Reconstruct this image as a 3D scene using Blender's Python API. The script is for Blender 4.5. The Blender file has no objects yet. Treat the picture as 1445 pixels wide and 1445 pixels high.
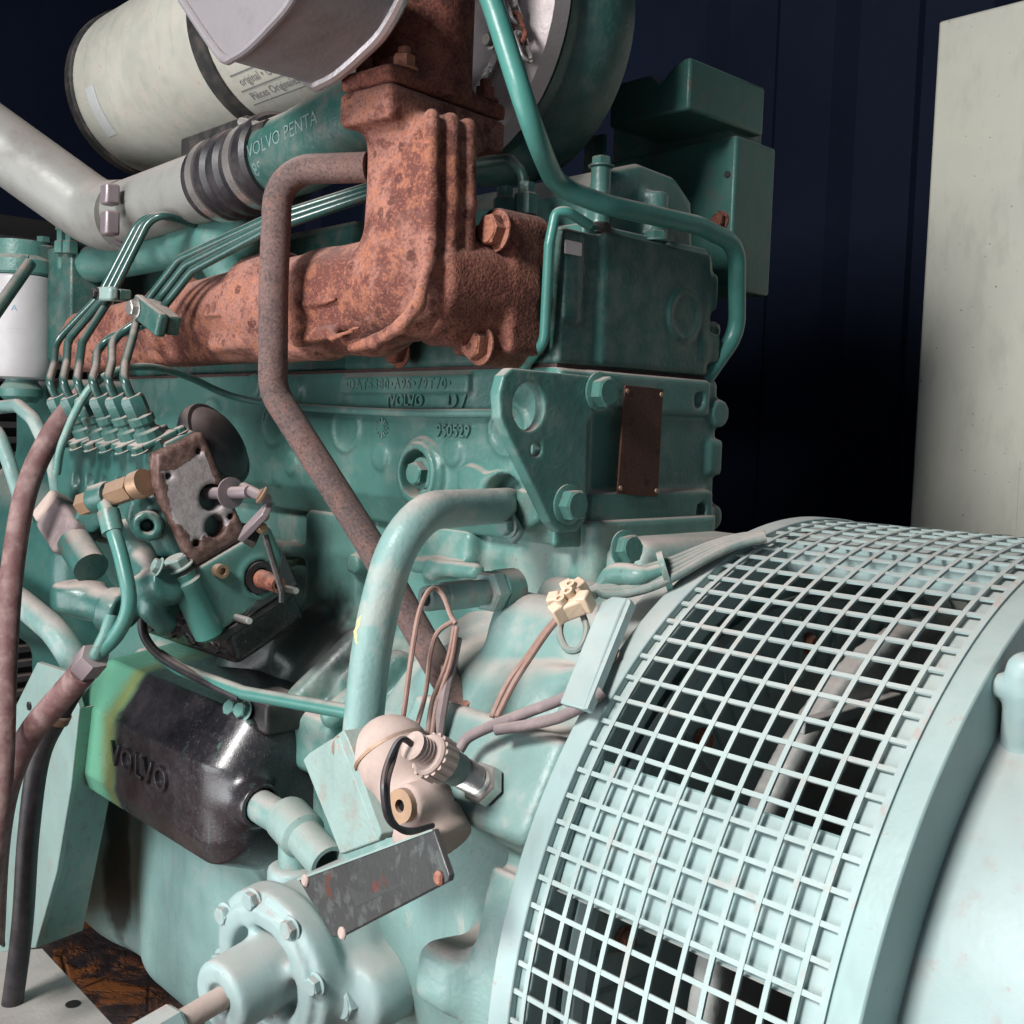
import bpy, math, random
import numpy as np
from mathutils import Matrix, Vector

random.seed(7)
scene = bpy.context.scene
COL = scene.collection
R_ = math.radians

# ------------------------------------------------------------------ camera
F = 1550.0                       # focal length in photograph pixels (1445 wide)
AZ_, PITCH, ROLL = R_(43.5), R_(4.24), R_(1.8)
CAM = np.array([.62, -.634, 0.])
_f = np.array([-math.cos(AZ_)*math.cos(PITCH), math.sin(AZ_)*math.cos(PITCH), -math.sin(PITCH)])
_r = np.cross(_f, [0, 0, 1]); _r /= np.linalg.norm(_r)
_u = np.cross(_r, _f)
_r = _r*math.cos(ROLL) + _u*math.sin(ROLL)
_u = np.cross(_r, _f)
cd = bpy.data.cameras.new('camera')
cd.sensor_width = 36; cd.lens = 36*F/1445; cd.clip_start = .01; cd.clip_end = 60
cam = bpy.data.objects.new('camera', cd); COL.objects.link(cam)
cam.matrix_world = Matrix(((_r[0], _u[0], -_f[0], CAM[0]), (_r[1], _u[1], -_f[1], CAM[1]),
                           (_r[2], _u[2], -_f[2], CAM[2]), (0, 0, 0, 1)))
scene.camera = cam

# ------------------------------------------------------------------ light
w = bpy.data.worlds.new('World'); scene.world = w; w.use_nodes = True
w.node_tree.nodes['Background'].inputs[0].default_value = (.75, .85, 1, 1)
w.node_tree.nodes['Background'].inputs[1].default_value = .26
def area(name, loc, target, sx, sy, power, col):
    l = bpy.data.lights.new(name, 'AREA'); l.shape = 'RECTANGLE'; l.size = sx; l.size_y = sy
    l.energy = power; l.color = col
    o = bpy.data.objects.new(name, l); COL.objects.link(o)
    o.location = loc
    o.rotation_euler = (Vector(target)-Vector(loc)).to_track_quat('-Z', 'Z').to_euler()
    return o
area('open_door_daylight', (.14, -1.42, .82), (.05, 0, -.28), .38, .36, 38, (1, .975, .95))
area('low_fill_light', (-.55, -1.75, -.40), (-.15, 0, -.40), 1.9, 1.0, 34, (.95, .98, 1))  # unseen low lamp, added as fill to brighten the sump and left side
scene.view_settings.view_transform = 'Standard'
scene.view_settings.look = 'None'
scene.view_settings.exposure = 0
scene.view_settings.gamma = 1
scene.render.engine = 'CYCLES'
cy = scene.cycles
cy.max_bounces = 4; cy.diffuse_bounces = 2; cy.glossy_bounces = 2; cy.transmission_bounces = 0; cy.transparent_max_bounces = 2
cy.use_adaptive_sampling = True; cy.adaptive_threshold = .03; cy.use_denoising = True
cy.caustics_reflective = False; cy.caustics_refractive = False

# ------------------------------------------------------------------ photo-ray helpers: a pixel seen on a plane of the place
def ray(px, py): return _f + _r*((px-722.5)/F) - _u*((py-722.5)/F)
def AX(px, py, X): d = ray(px, py); return CAM + d*((X-CAM[0])/d[0])
def AY(px, py, Y): d = ray(px, py); return CAM + d*((Y-CAM[1])/d[1])
def AZ(px, py, Z): d = ray(px, py); return CAM + d*((Z-CAM[2])/d[2])
GY, GZ = .109, -.376            # crank / generator axis
def AC(px, py, R):
    d = ray(px, py); o = CAM[1:]-[GY, GZ]; e = d[1:]
    a = e@e; b = 2*o@e; c = o@o-R*R
    return CAM + d*((-b-math.sqrt(max(0, b*b-4*a*c)))/(2*a))
def V(*a): return np.array(a, float)
def nrm(v): v = np.asarray(v, float); return v/np.linalg.norm(v)
def depth(p): return (np.asarray(p)-CAM)@_f
def px2m(p, px): return px*depth(p)/F      # a pixel length at a point, in metres

# ------------------------------------------------------------------ materials
def mat(name): 
    m = bpy.data.materials.new(name); m.use_nodes = True
    nt = m.node_tree; b = nt.nodes['Principled BSDF']
    return m, nt, b
class N:
    def __init__(s, nt): s.nt = nt
    def n(s, t, **k):
        o = s.nt.nodes.new(t)
        for a, v in k.items(): setattr(o, a, v)
        return o
    def l(s, a, b): s.nt.links.new(a, b)
    def noise(s, scale, detail=4, rough=.6, vec=None, dist=0):
        o = s.n('ShaderNodeTexNoise'); o.inputs['Scale'].default_value = scale
        o.inputs['Detail'].default_value = detail; o.inputs['Roughness'].default_value = rough
        o.inputs['Distortion'].default_value = dist
        if vec is not None: s.l(vec, o.inputs['Vector'])
        return o.outputs['Fac']
    def ramp(s, fac, lo, hi, a=0., b=1.):
        o = s.n('ShaderNodeMapRange'); o.interpolation_type = 'SMOOTHSTEP'
        o.inputs['From Min'].default_value = lo; o.inputs['From Max'].default_value = hi
        o.inputs['To Min'].default_value = a; o.inputs['To Max'].default_value = b
        s.l(fac, o.inputs['Value']); return o.outputs['Result']
    def math(s, op, a, b=None):
        o = s.n('ShaderNodeMath', operation=op); o.use_clamp = False
        for i, v in enumerate((a, b)):
            if v is None: continue
            if isinstance(v, (int, float)): o.inputs[i].default_value = v
            else: s.l(v, o.inputs[i])
        return o.outputs[0]
    def mix(s, fac, a, b, blend='MIX'):
        o = s.n('ShaderNodeMix', data_type='RGBA', blend_type=blend)
        if isinstance(fac, (int, float)): o.inputs[0].default_value = fac
        else: s.l(fac, o.inputs[0])
        for i, v in ((6, a), (7, b)):
            if isinstance(v, tuple): o.inputs[i].default_value = (*v, 1)
            else: s.l(v, o.inputs[i])
        return o.outputs[2]
    def bump(s, h, strength, dist, normal=None):
        o = s.n('ShaderNodeBump'); o.inputs['Strength'].default_value = strength
        o.inputs['Distance'].default_value = dist; s.l(h, o.inputs['Height'])
        if normal is not None: s.l(normal, o.inputs['Normal'])
        return o.outputs[0]
DUST = (.58, .455, .415)
def paint(name, base, dust=.6, rough=.38, chips=.5, grain=.25, metallic=0, dustcol=DUST, spots=(.10, .045, .03), film=.03, dlo=.42, dhi=.97, cast=0., streak=.32, stains=(), blotch=0.):
    m, nt, b = mat(name); g = N(nt)
    pos = g.n('ShaderNodeNewGeometry')
    P = pos.outputs['Position']
    sep = g.n('ShaderNodeSeparateXYZ'); g.l(pos.outputs['Normal'], sep.inputs[0])
    up = g.ramp(sep.outputs['Z'], dlo, dhi)
    n1 = g.noise(13, 3, .6, P); n2 = g.noise(55, 3, .65, P); n3 = g.noise(260, 1, .6, P)
    mot = g.ramp(n1, .3, .7, .90, 1.07)
    c = g.n('ShaderNodeHueSaturation'); c.inputs['Color'].default_value = (*base, 1); g.l(mot, c.inputs['Value'])
    c = c.outputs[0]
    if streak:
        mp = g.n('ShaderNodeMapping'); mp.inputs['Scale'].default_value = (1, 1, .14); g.l(P, mp.inputs[0])
        ns = g.noise(70, 2, .6, mp.outputs[0])
        c = g.mix(g.math('MULTIPLY', g.ramp(ns, .52, .70), streak*.55), c, tuple(v*.52+.006 for v in base))
    # thin dust film everywhere, thick on what faces up
    fa = g.math('MULTIPLY', g.ramp(n2, .35, .75), film)
    d = g.math('ADD', g.math('MULTIPLY', up, g.ramp(g.math('ADD', g.math('MULTIPLY', n1, .55), g.math('MULTIPLY', n2, .45)), .22, .62, .35, 1)), 0.0)
    d = g.math('MULTIPLY', d, dust)
    d = g.math('MAXIMUM', d, fa)
    if blotch:
        d = g.math('MAXIMUM', d, g.math('MULTIPLY', g.ramp(g.math('ADD', g.math('MULTIPLY', n1, .6), g.math('MULTIPLY', n2, .4)), .50, .62), blotch))
    d = g.math('MINIMUM', d, .97)
    # chips / rust freckles
    edge = g.ramp(pos.outputs['Pointiness'], .53, .60)
    ch = g.math('MAXIMUM', g.ramp(g.math('MULTIPLY', g.math('ADD', n2, n3), .5), .63, .68), g.math('MULTIPLY', edge, g.ramp(n2, .55, .66)))
    ch = g.math('MULTIPLY', ch, chips)
    c = g.mix(ch, c, spots)
    c = g.mix(d, c, dustcol)
    for cen, rad, amt in stains:
        sb = g.n('ShaderNodeVectorMath', operation='SUBTRACT'); g.l(P, sb.inputs[0]); sb.inputs[1].default_value = cen
        dv = g.n('ShaderNodeVectorMath', operation='DIVIDE'); g.l(sb.outputs[0], dv.inputs[0]); dv.inputs[1].default_value = rad
        ln = g.n('ShaderNodeVectorMath', operation='LENGTH'); g.l(dv.outputs[0], ln.inputs[0])
        e = g.math('ADD', ln.outputs['Value'], g.math('MULTIPLY', g.math('SUBTRACT', n1, .5), 1.6))
        c = g.mix(g.math('MULTIPLY', g.ramp(e, 1.05, .55), amt), c, (.014, .013, .014))
    g.l(c, b.inputs['Base Color'])
    ro = g.math('ADD', g.math('MULTIPLY', d, .5), g.math('ADD', g.math('MULTIPLY', n3, .12), rough-.06))
    g.l(ro, b.inputs['Roughness'])
    b.inputs['Metallic'].default_value = metallic
    h = g.math('ADD', n3, g.math('MULTIPLY', n2, cast*3)) if cast else n3
    g.l(g.bump(h, grain, .0012), b.inputs['Normal'])
    return m
def rust(name, a, bcol, c_, dark=(.055, .02, .016), rough=.86, grain=.6, dust=.15, scale=1., spots=1.):
    m, nt, b = mat(name); g = N(nt)
    pos = g.n('ShaderNodeNewGeometry'); P = pos.outputs['Position']
    sep = g.n('ShaderNodeSeparateXYZ'); g.l(pos.outputs['Normal'], sep.inputs[0])
    n1 = g.noise(11*scale, 5, .68, P); n2 = g.noise(48*scale, 4, .7, P); n3 = g.noise(420*scale, 1, .7, P)
    v = g.n('ShaderNodeTexVoronoi'); v.inputs['Scale'].default_value = 62*scale; g.l(P, v.inputs['Vector'])
    sz = g.n('ShaderNodeSeparateColor'); g.l(v.outputs['Color'], sz.inputs[0])
    c = g.mix(g.ramp(n1, .46, .56), a, bcol)
    c = g.mix(g.math('MULTIPLY', g.ramp(n2, .50, .60), .7), c, c_)
    c = g.mix(g.math('MULTIPLY', g.ramp(n2, .47, .37), .75), c, tuple(x*.8 for x in bcol))
    edge = g.ramp(pos.outputs['Pointiness'], .52, .58)
    c = g.mix(g.math('MULTIPLY', edge, .45), c, tuple(min(1, x*1.15) for x in c_))
    sp = g.math('MULTIPLY', g.ramp(v.outputs['Distance'], .30, .22), g.ramp(sz.outputs[0], .50, .56))
    sp = g.math('MULTIPLY', sp, g.ramp(n3, .30, .50, .3, .85*spots))
    c = g.mix(sp, c, dark)
    c = g.mix(g.ramp(n3, .54, .66, 0, .55), c, tuple(x*.45 for x in a))
    c = g.mix(g.ramp(n3, .46, .36, 0, .35), c, tuple(min(1, x*1.3) for x in c_))
    d = g.math('MULTIPLY', g.ramp(sep.outputs['Z'], .35, .95), dust)
    c = g.mix(d, c, DUST)
    g.l(c, b.inputs['Base Color']); b.inputs['Roughness'].default_value = rough
    b.inputs['Specular IOR Level'].default_value = .25
    h = g.math('ADD', g.math('MULTIPLY', n3, .5), g.math('MULTIPLY', n2, .9))
    g.l(g.bump(h, grain, .0018), b.inputs['Normal'])
    return m
def metal(name, col, rough=.4, metallic=.85, grain=.15, dust=.3, dark=(.08, .06, .055), amt=.4):
    m, nt, b = mat(name); g = N(nt)
    pos = g.n('ShaderNodeNewGeometry'); P = pos.outputs['Position']
    sep = g.n('ShaderNodeSeparateXYZ'); g.l(pos.outputs['Normal'], sep.inputs[0])
    n1 = g.noise(18, 4, .65, P); n3 = g.noise(300, 1, .6, P)
    c = g.mix(g.ramp(n1, .45, .75, 0, amt), col, dark)
    d = g.math('MULTIPLY', g.ramp(sep.outputs['Z'], .2, .95), dust)
    c = g.mix(d, c, DUST)
    g.l(c, b.inputs['Base Color'])
    g.l(g.math('MULTIPLY', g.math('SUBTRACT', 1, d), metallic), b.inputs['Metallic'])
    g.l(g.math('ADD', g.ramp(n1, .3, .75, rough-.06, rough+.15), g.math('MULTIPLY', d, .3)), b.inputs['Roughness'])
    g.l(g.bump(n3, grain, .001), b.inputs['Normal'])
    return m
M = {}
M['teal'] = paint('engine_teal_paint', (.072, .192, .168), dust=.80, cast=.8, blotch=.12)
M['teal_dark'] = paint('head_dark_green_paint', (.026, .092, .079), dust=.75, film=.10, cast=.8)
M['teal_pipe'] = paint('glossy_teal_pipe_paint', (.050, .20, .172), dust=.7, rough=.36, grain=.08)
M['teal_low'] = paint('crankcase_teal_paint', (.11, .25, .222), dust=.85, cast=.8, blotch=.22, stains=(((-.30, -.03, -.225), (.13, .09, .07), .9), ((-.46, -.03, -.26), (.12, .09, .05), .8)))
M['cast_alu'] = metal('cast_aluminium', (.56, .50, .50), .55, .25, dust=.2, grain=.3)
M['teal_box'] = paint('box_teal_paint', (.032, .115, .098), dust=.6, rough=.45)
M['line_green'] = paint('dark_line_paint', (.022, .070, .062), dust=.7, rough=.25, grain=.05, streak=0)
M['teal_shaded'] = paint('pump_shaded_teal_paint', (.032, .110, .097), dust=.8, rough=.35, cast=.3)  # engine teal darkened, shade around the pump put into the colour
M['dull_alu'] = metal('dull_cast_aluminium', (.25, .235, .25), .48, .35, dust=.2, grain=.25)
M['yellow'] = paint('yellow_scuff', (.52, .46, .17), dust=.1, chips=0, streak=0)
M['mint'] = paint('generator_mint_paint', (.31, .43, .425), dust=.45, rough=.42, chips=.35, grain=.07, spots=(.35, .13, .09), blotch=.10)
M['mint_flange'] = paint('flange_mint_paint', (.28, .41, .40), dust=.35, rough=.40, chips=.3, grain=.1, spots=(.35, .13, .09))
M['mint_mesh'] = paint('mesh_mint_paint', (.34, .44, .43), dust=.4, rough=.35, chips=.2, grain=.1, spots=(.35, .15, .1), streak=0)
M['rotor'] = paint('rotor_grey_paint', (.40, .42, .40), dust=.5, rough=.5, chips=.5)
M['oil_shade_black'] = paint('oily_shaded_black', (.010, .010, .012), dust=.12, rough=.22, chips=.6, spots=(.25, .24, .24), film=.03)  # wet oil, with the shade under the pump put into its black
M['wire_plate'] = paint('grey_base_sheet', (.36, .36, .34), dust=.3, rough=.5, chips=.2)
M['black_steel'] = metal('worn_dark_label', (.05, .055, .055), .5, .2, dust=.05)
M['lit_mint_dust'] = paint('housing_lit_mint_paint', (.20, .335, .315), dust=.80, rough=.42, chips=.3, cast=.8, blotch=.3)  # dusty engine paint made paler, the nearer light put into its colour
M['teal_sump'] = paint('sump_teal_paint', (.27, .46, .44), dust=.6, rough=.4, chips=.25, cast=.8, blotch=.18, stains=(((-.752, -.035, -.56), (.030, .09, .19), .85), ((-.28, -.05, -.44), (.10, .08, .05), .7)))
M['rust'] = rust('manifold_rust', (.275, .128, .102), (.125, .044, .036), (.32, .128, .078), dark=(.085, .030, .025))
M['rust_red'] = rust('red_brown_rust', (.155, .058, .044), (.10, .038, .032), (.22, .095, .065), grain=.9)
M['rust_dark'] = rust('dark_rust', (.15, .050, .038), (.085, .032, .028), (.21, .082, .055), grain=.5)
M['rust_pipe'] = rust('pipe_rust', (.105, .078, .075), (.135, .090, .084), (.17, .095, .080), dark=(.06, .043, .04), grain=.25, dust=.3, spots=.35)
M['silver'] = metal('aluminium', (.58, .53, .54), .36, .85, dust=.25)
M['alu_pipe'] = metal('dull_aluminium_pipe', (.25, .255, .24), .5, .12, dust=.3)
M['steel'] = metal('zinc_steel', (.62, .60, .57), .33, .9, dust=.3)
M['clamp'] = metal('stainless_clamp', (.50, .47, .45), .3, .8, dust=.1, amt=.15)
M['brass'] = metal('dusty_brass', (.34, .22, .14), .5, .6, dust=.45)
M['cream'] = paint('cream_enamel', (.34, .345, .30), dust=.25, rough=.5, chips=.7, grain=.06, spots=(.20, .13, .08), film=.2, blotch=.15)
M['white'] = paint('white_enamel', (.46, .45, .46), dust=.1, rough=.38, chips=0, grain=.03, streak=0)
M['rubber'] = paint('black_rubber', (.012, .012, .016), dust=.3, rough=.45, chips=0, grain=.1, film=.05, streak=0)
M['black'] = paint('black_paint', (.016, .017, .017), dust=.35, rough=.45, chips=.1, film=.06)
M['hose'] = paint('maroon_hose', (.135, .062, .062), dust=.45, rough=.65, chips=0, grain=.25, film=.3)
M['wire_pink'] = paint('dusty_wire', (.26, .15, .12), dust=.35, rough=.6, chips=0, film=.3, streak=0)
M['wire_grey'] = paint('dusty_grey_cable', (.20, .155, .16), dust=.5, rough=.65, chips=0, film=.3, streak=0)
M['wire_green'] = paint('painted_cable', (.13, .20, .185), dust=.6, rough=.6, chips=0, film=.3, streak=0)
M['beige'] = paint('dust_coated_casting', (.43, .335, .295), dust=.6, rough=.75, chips=.1, grain=.15, film=.5)
M['ivory'] = paint('ivory_plastic', (.66, .50, .36), dust=.3, rough=.5, chips=0, streak=0)
M['mintgrey'] = paint('grey_mint_sheet', (.25, .36, .335), dust=.4, rough=.4, chips=.5, spots=(.3, .14, .1))
M['lever'] = metal('lever_steel', (.30, .25, .27), .5, .6, dust=.5)
M['dark_plate'] = metal('dark_steel_plate', (.055, .06, .061), .42, .35, grain=.2, dust=.1, dark=(.03, .03, .031), amt=.9)
M['brown_plate'] = rust('brown_brass_plate', (.055, .024, .018), (.040, .018, .015), (.085, .036, .025), dark=(.02, .012, .011), rough=.5, grain=.2, dust=.05)
M['ink'] = paint('print_ink', (.13, .13, .13), dust=0, chips=0, film=0, rough=.6, streak=0)
M['ink_blue'] = paint('blue_print', (.16, .30, .42), dust=0, chips=0, film=0, rough=.5, streak=0)
M['ink_faded'] = paint('faded_print', (.36, .375, .37), dust=0, chips=0, film=0, rough=.6, streak=0)
M['ink_white'] = paint('pale_print', (.14, .20, .195), dust=0, chips=0, film=0, rough=.5, streak=0)
M['void'] = paint('dark_interior', (.008, .007, .007), dust=0, chips=0, film=0, rough=.9, streak=0)
M['gasket'] = paint('gasket_edge', (.05, .02, .02), dust=.2, chips=0, rough=.8)
M['fins'] = paint('dark_radiator_fins', (.02, .02, .022), dust=.4, rough=.6, chips=0, streak=0)

def plate_rust(m):
    nt = m.node_tree; g = N(nt); b = nt.nodes['Principled BSDF']; old = b.inputs['Base Color'].links[0].from_socket
    P = g.n('ShaderNodeNewGeometry').outputs['Position']; n = g.noise(24, 4, .7, P); n2 = g.noise(70, 3, .6, P)
    c = g.mix(g.ramp(n2, .52, .62, 0, .5), old, (.13, .15, .148))
    c = g.mix(g.ramp(n, .60, .66, 0, .85), c, (.13, .045, .033)); g.l(c, b.inputs['Base Color'])
plate_rust(M['dark_plate'])
def navy():
    m, nt, b = mat('navy_wall_paint'); g = N(nt)
    P = g.n('ShaderNodeNewGeometry').outputs['Position']
    n1 = g.noise(3, 6, .6, P); n2 = g.noise(40, 5, .6, P)
    c = g.mix(g.ramp(n1, .3, .7), (.0062, .0105, .0270), (.0095, .0150, .0360))
    c = g.mix(g.ramp(n2, .55, .75, 0, .35), c, (.016, .019, .034))
    g.l(c, b.inputs['Base Color']); b.inputs['Roughness'].default_value = .75; b.inputs['Specular IOR Level'].default_value = .15
    g.l(g.bump(n2, .15, .003), b.inputs['Normal']); return m
M['navy'] = navy()
def panelmat():
    m, nt, b = mat('weathered_pale_panel'); g = N(nt)
    P = g.n('ShaderNodeNewGeometry').outputs['Position']
    mp = g.n('ShaderNodeMapping'); mp.inputs['Scale'].default_value = (1, 1, .35); g.l(P, mp.inputs[0])
    n1 = g.noise(4, 7, .65, P, .3); n2 = g.noise(28, 6, .7, mp.outputs[0]); n3 = g.noise(140, 3, .6, P)
    c = g.mix(g.ramp(n1, .3, .7), (.78, .79, .67), (.72, .72, .64))
    c = g.mix(g.ramp(n2, .48, .72, 0, .5), c, (.55, .55, .48))
    c = g.mix(g.ramp(n3, .70, .74, 0, .8), c, (.12, .09, .07))
    g.l(c, b.inputs['Base Color']); b.inputs['Roughness'].default_value = .55
    g.l(g.bump(n2, .2, .002), b.inputs['Normal']); return m
M['panel'] = panelmat()
def floormat():
    m, nt, b = mat('oily_rusted_floor'); g = N(nt)
    P = g.n('ShaderNodeNewGeometry').outputs['Position']
    n1 = g.noise(7, 7, .65, P, .5); n2 = g.noise(45, 6, .7, P); n3 = g.noise(3.1, 3, .6, P)
    c = g.mix(g.ramp(n2, .35, .7), (.050, .036, .037), (.12, .082, .078))
    ru = g.math('MULTIPLY', g.ramp(n1, .48, .56), g.ramp(n3, .36, .50))
    c = g.mix(ru, c, (.52, .17, .05))
    v = g.n('ShaderNodeTexVoronoi'); v.feature = 'DISTANCE_TO_EDGE'; v.inputs['Scale'].default_value = 11; g.l(P, v.inputs['Vector'])
    cr = g.math('MULTIPLY', g.ramp(v.outputs['Distance'], .05, .0), g.ramp(n1, .45, .6))
    c = g.mix(cr, c, (.015, .008, .006))
    g.l(c, b.inputs['Base Color'])
    g.l(g.ramp(n1, .3, .6, .28, .75), b.inputs['Roughness'])
    h = g.math('SUBTRACT', g.math('ADD', n2, g.math('MULTIPLY', ru, .8)), cr)
    g.l(g.bump(h, .6, .004), b.inputs['Normal']); return m
M['floor'] = floormat()
def coolermat():
    # teal casting soaked in black oil except its far end, where bare paint and a yellow tide line show
    m, nt, b = mat('oil_soaked_cover'); g = N(nt)
    P = g.n('ShaderNodeNewGeometry').outputs['Position']
    sep = g.n('ShaderNodeSeparateXYZ'); g.l(P, sep.inputs[0])
    n1 = g.noise(22, 6, .65, P, .5); n2 = g.noise(120, 4, .7, P); n3 = g.noise(600, 2, .6, P)
    x = g.math('ADD', sep.outputs['X'], g.math('MULTIPLY', g.math('SUBTRACT', n1, .5), .03))
    oil = g.ramp(x, -.488, -.470); tide = g.math('MULTIPLY', g.ramp(x, -.52, -.49), g.ramp(x, -.465, -.488))
    c = g.mix(g.math('MULTIPLY', tide, .8), (.13, .36, .24), (.20, .20, .05))
    dk = g.mix(g.ramp(n1, .35, .7), (.012, .011, .014), (.030, .025, .030))
    st = g.n('ShaderNodeMapping'); st.inputs['Scale'].default_value = (3, 3, .25); g.l(P, st.inputs[0])
    n5 = g.noise(30, 4, .6, st.outputs[0])
    dk = g.mix(g.math('MULTIPLY', g.ramp(n5, .60, .72), g.ramp(sep.outputs['X'], -.35, -.30)), dk, (.05, .10, .08))
    c = g.mix(oil, c, dk)
    sp = g.math('MULTIPLY', g.ramp(n3, .58, .66), g.ramp(n2, .42, .55))
    c = g.mix(g.math('MULTIPLY', g.math('MULTIPLY', sp, oil), g.ramp(sep.outputs['X'], -.47, -.28, .03, .22)), c, (.30, .26, .27))
    g.l(c, b.inputs['Base Color'])
    g.l(g.ramp(n2, .3, .7, .26, .46), b.inputs['Roughness'])
    b.inputs['Coat Weight'].default_value = .6; b.inputs['Coat Roughness'].default_value = .25
    g.l(g.bump(g.math('ADD', n2, n3), .25, .0012), b.inputs['Normal']); return m
M['oily'] = coolermat()
def pump_plate(po, ey, ez):
    m, nt, b = mat('corroded_pump_plate'); g = N(nt)
    P = g.n('ShaderNodeNewGeometry').outputs['Position']
    n1 = g.noise(38, 3, .55, P); n2 = g.noise(150, 3, .7, P); n3 = g.noise(500, 1, .6, P)
    def dot(v):
        sub = g.n('ShaderNodeVectorMath', operation='SUBTRACT'); g.l(P, sub.inputs[0]); sub.inputs[1].default_value = tuple(po)
        d = g.n('ShaderNodeVectorMath', operation='DOT_PRODUCT'); g.l(sub.outputs[0], d.inputs[0]); d.inputs[1].default_value = tuple(v); return d.outputs['Value']
    y, z = dot(ey), dot(ez)
    wob = g.math('MULTIPLY', g.math('SUBTRACT', n1, .5), .045)
    zz = g.math('ADD', z, wob); yy = g.math('ADD', y, g.math('MULTIPLY', wob, .8))
    bare = g.math('MULTIPLY', g.math('MULTIPLY', g.ramp(zz, -.018, -.020), g.ramp(zz, -.086, -.084)), g.math('MULTIPLY', g.ramp(yy, .004, .006), g.ramp(yy, .053, .051)))
    c = g.mix(g.ramp(n2, .35, .7), (.085, .045, .036), (.19, .115, .10))
    s_ = g.mix(g.ramp(n2, .35, .7), (.44, .40, .40), (.33, .295, .295))
    c = g.mix(bare, c, s_)
    g.l(c, b.inputs['Base Color']); b.inputs['Roughness'].default_value = .6
    g.l(g.math('MULTIPLY', bare, .3), b.inputs['Metallic'])
    g.l(g.bump(g.math('ADD', g.math('MULTIPLY', bare, -.6), g.math('MULTIPLY', n3, .5)), .4, .0015), b.inputs['Normal']); return m

# ------------------------------------------------------------------ scene graph helpers
def empty(name, loc, label, cat, group=None):
    o = bpy.data.objects.new(name, None); o.empty_display_size = .02
    COL.objects.link(o); o.location = tuple(loc)
    return tag(o, label, cat, group)
def tag(o, label=None, cat=None, group=None, kind=None):
    if label: o['label'] = label
    if cat: o['category'] = cat
    if group: o['group'] = group
    if kind: o['kind'] = kind
    return o
ORIG = {}
def world_origin(o):
    p = np.zeros(3)
    while o is not None: p += np.array(o.location); o = o.parent
    return p
def link(name, me, material, parent=None, mw=None):
    """mesh given in place coordinates (or placed by mw); parent any object without rotation"""
    o = bpy.data.objects.new(name, me); COL.objects.link(o)
    if material is not None and not me.materials: me.materials.append(M[material] if isinstance(material, str) else material)
    mw = Matrix.Identity(4) if mw is None else mw
    if parent is not None:
        o.parent = parent
        o.matrix_parent_inverse = Matrix.Identity(4)
        o.matrix_basis = inv_world(parent) @ mw
    else: o.matrix_basis = mw
    return o
def world_of(o):
    m = o.matrix_basis.copy()
    while o.parent is not None: o = o.parent; m = o.matrix_basis @ m
    return m
def inv_world(o): return world_of(o).inverted()
def frame(o, x, y, z):
    return Matrix(((x[0], y[0], z[0], o[0]), (x[1], y[1], z[1], o[1]), (x[2], y[2], z[2], o[2]), (0, 0, 0, 1)))
def basis(d, up=(0, 0, 1)):
    z = nrm(d); up = np.array(up, float)
    if abs(z@up) > .97: up = np.array([1., 0, 0])
    x = nrm(np.cross(up, z)); y = np.cross(z, x)
    return x, y, z
def zmat(p, d, s=1., spin=0., up=(0, 0, 1)):
    x, y, z = basis(d, up); c, n = math.cos(spin), math.sin(spin)
    x, y = x*c+y*n, y*c-x*n
    return frame(p, x*s, y*s, z*s)

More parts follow.
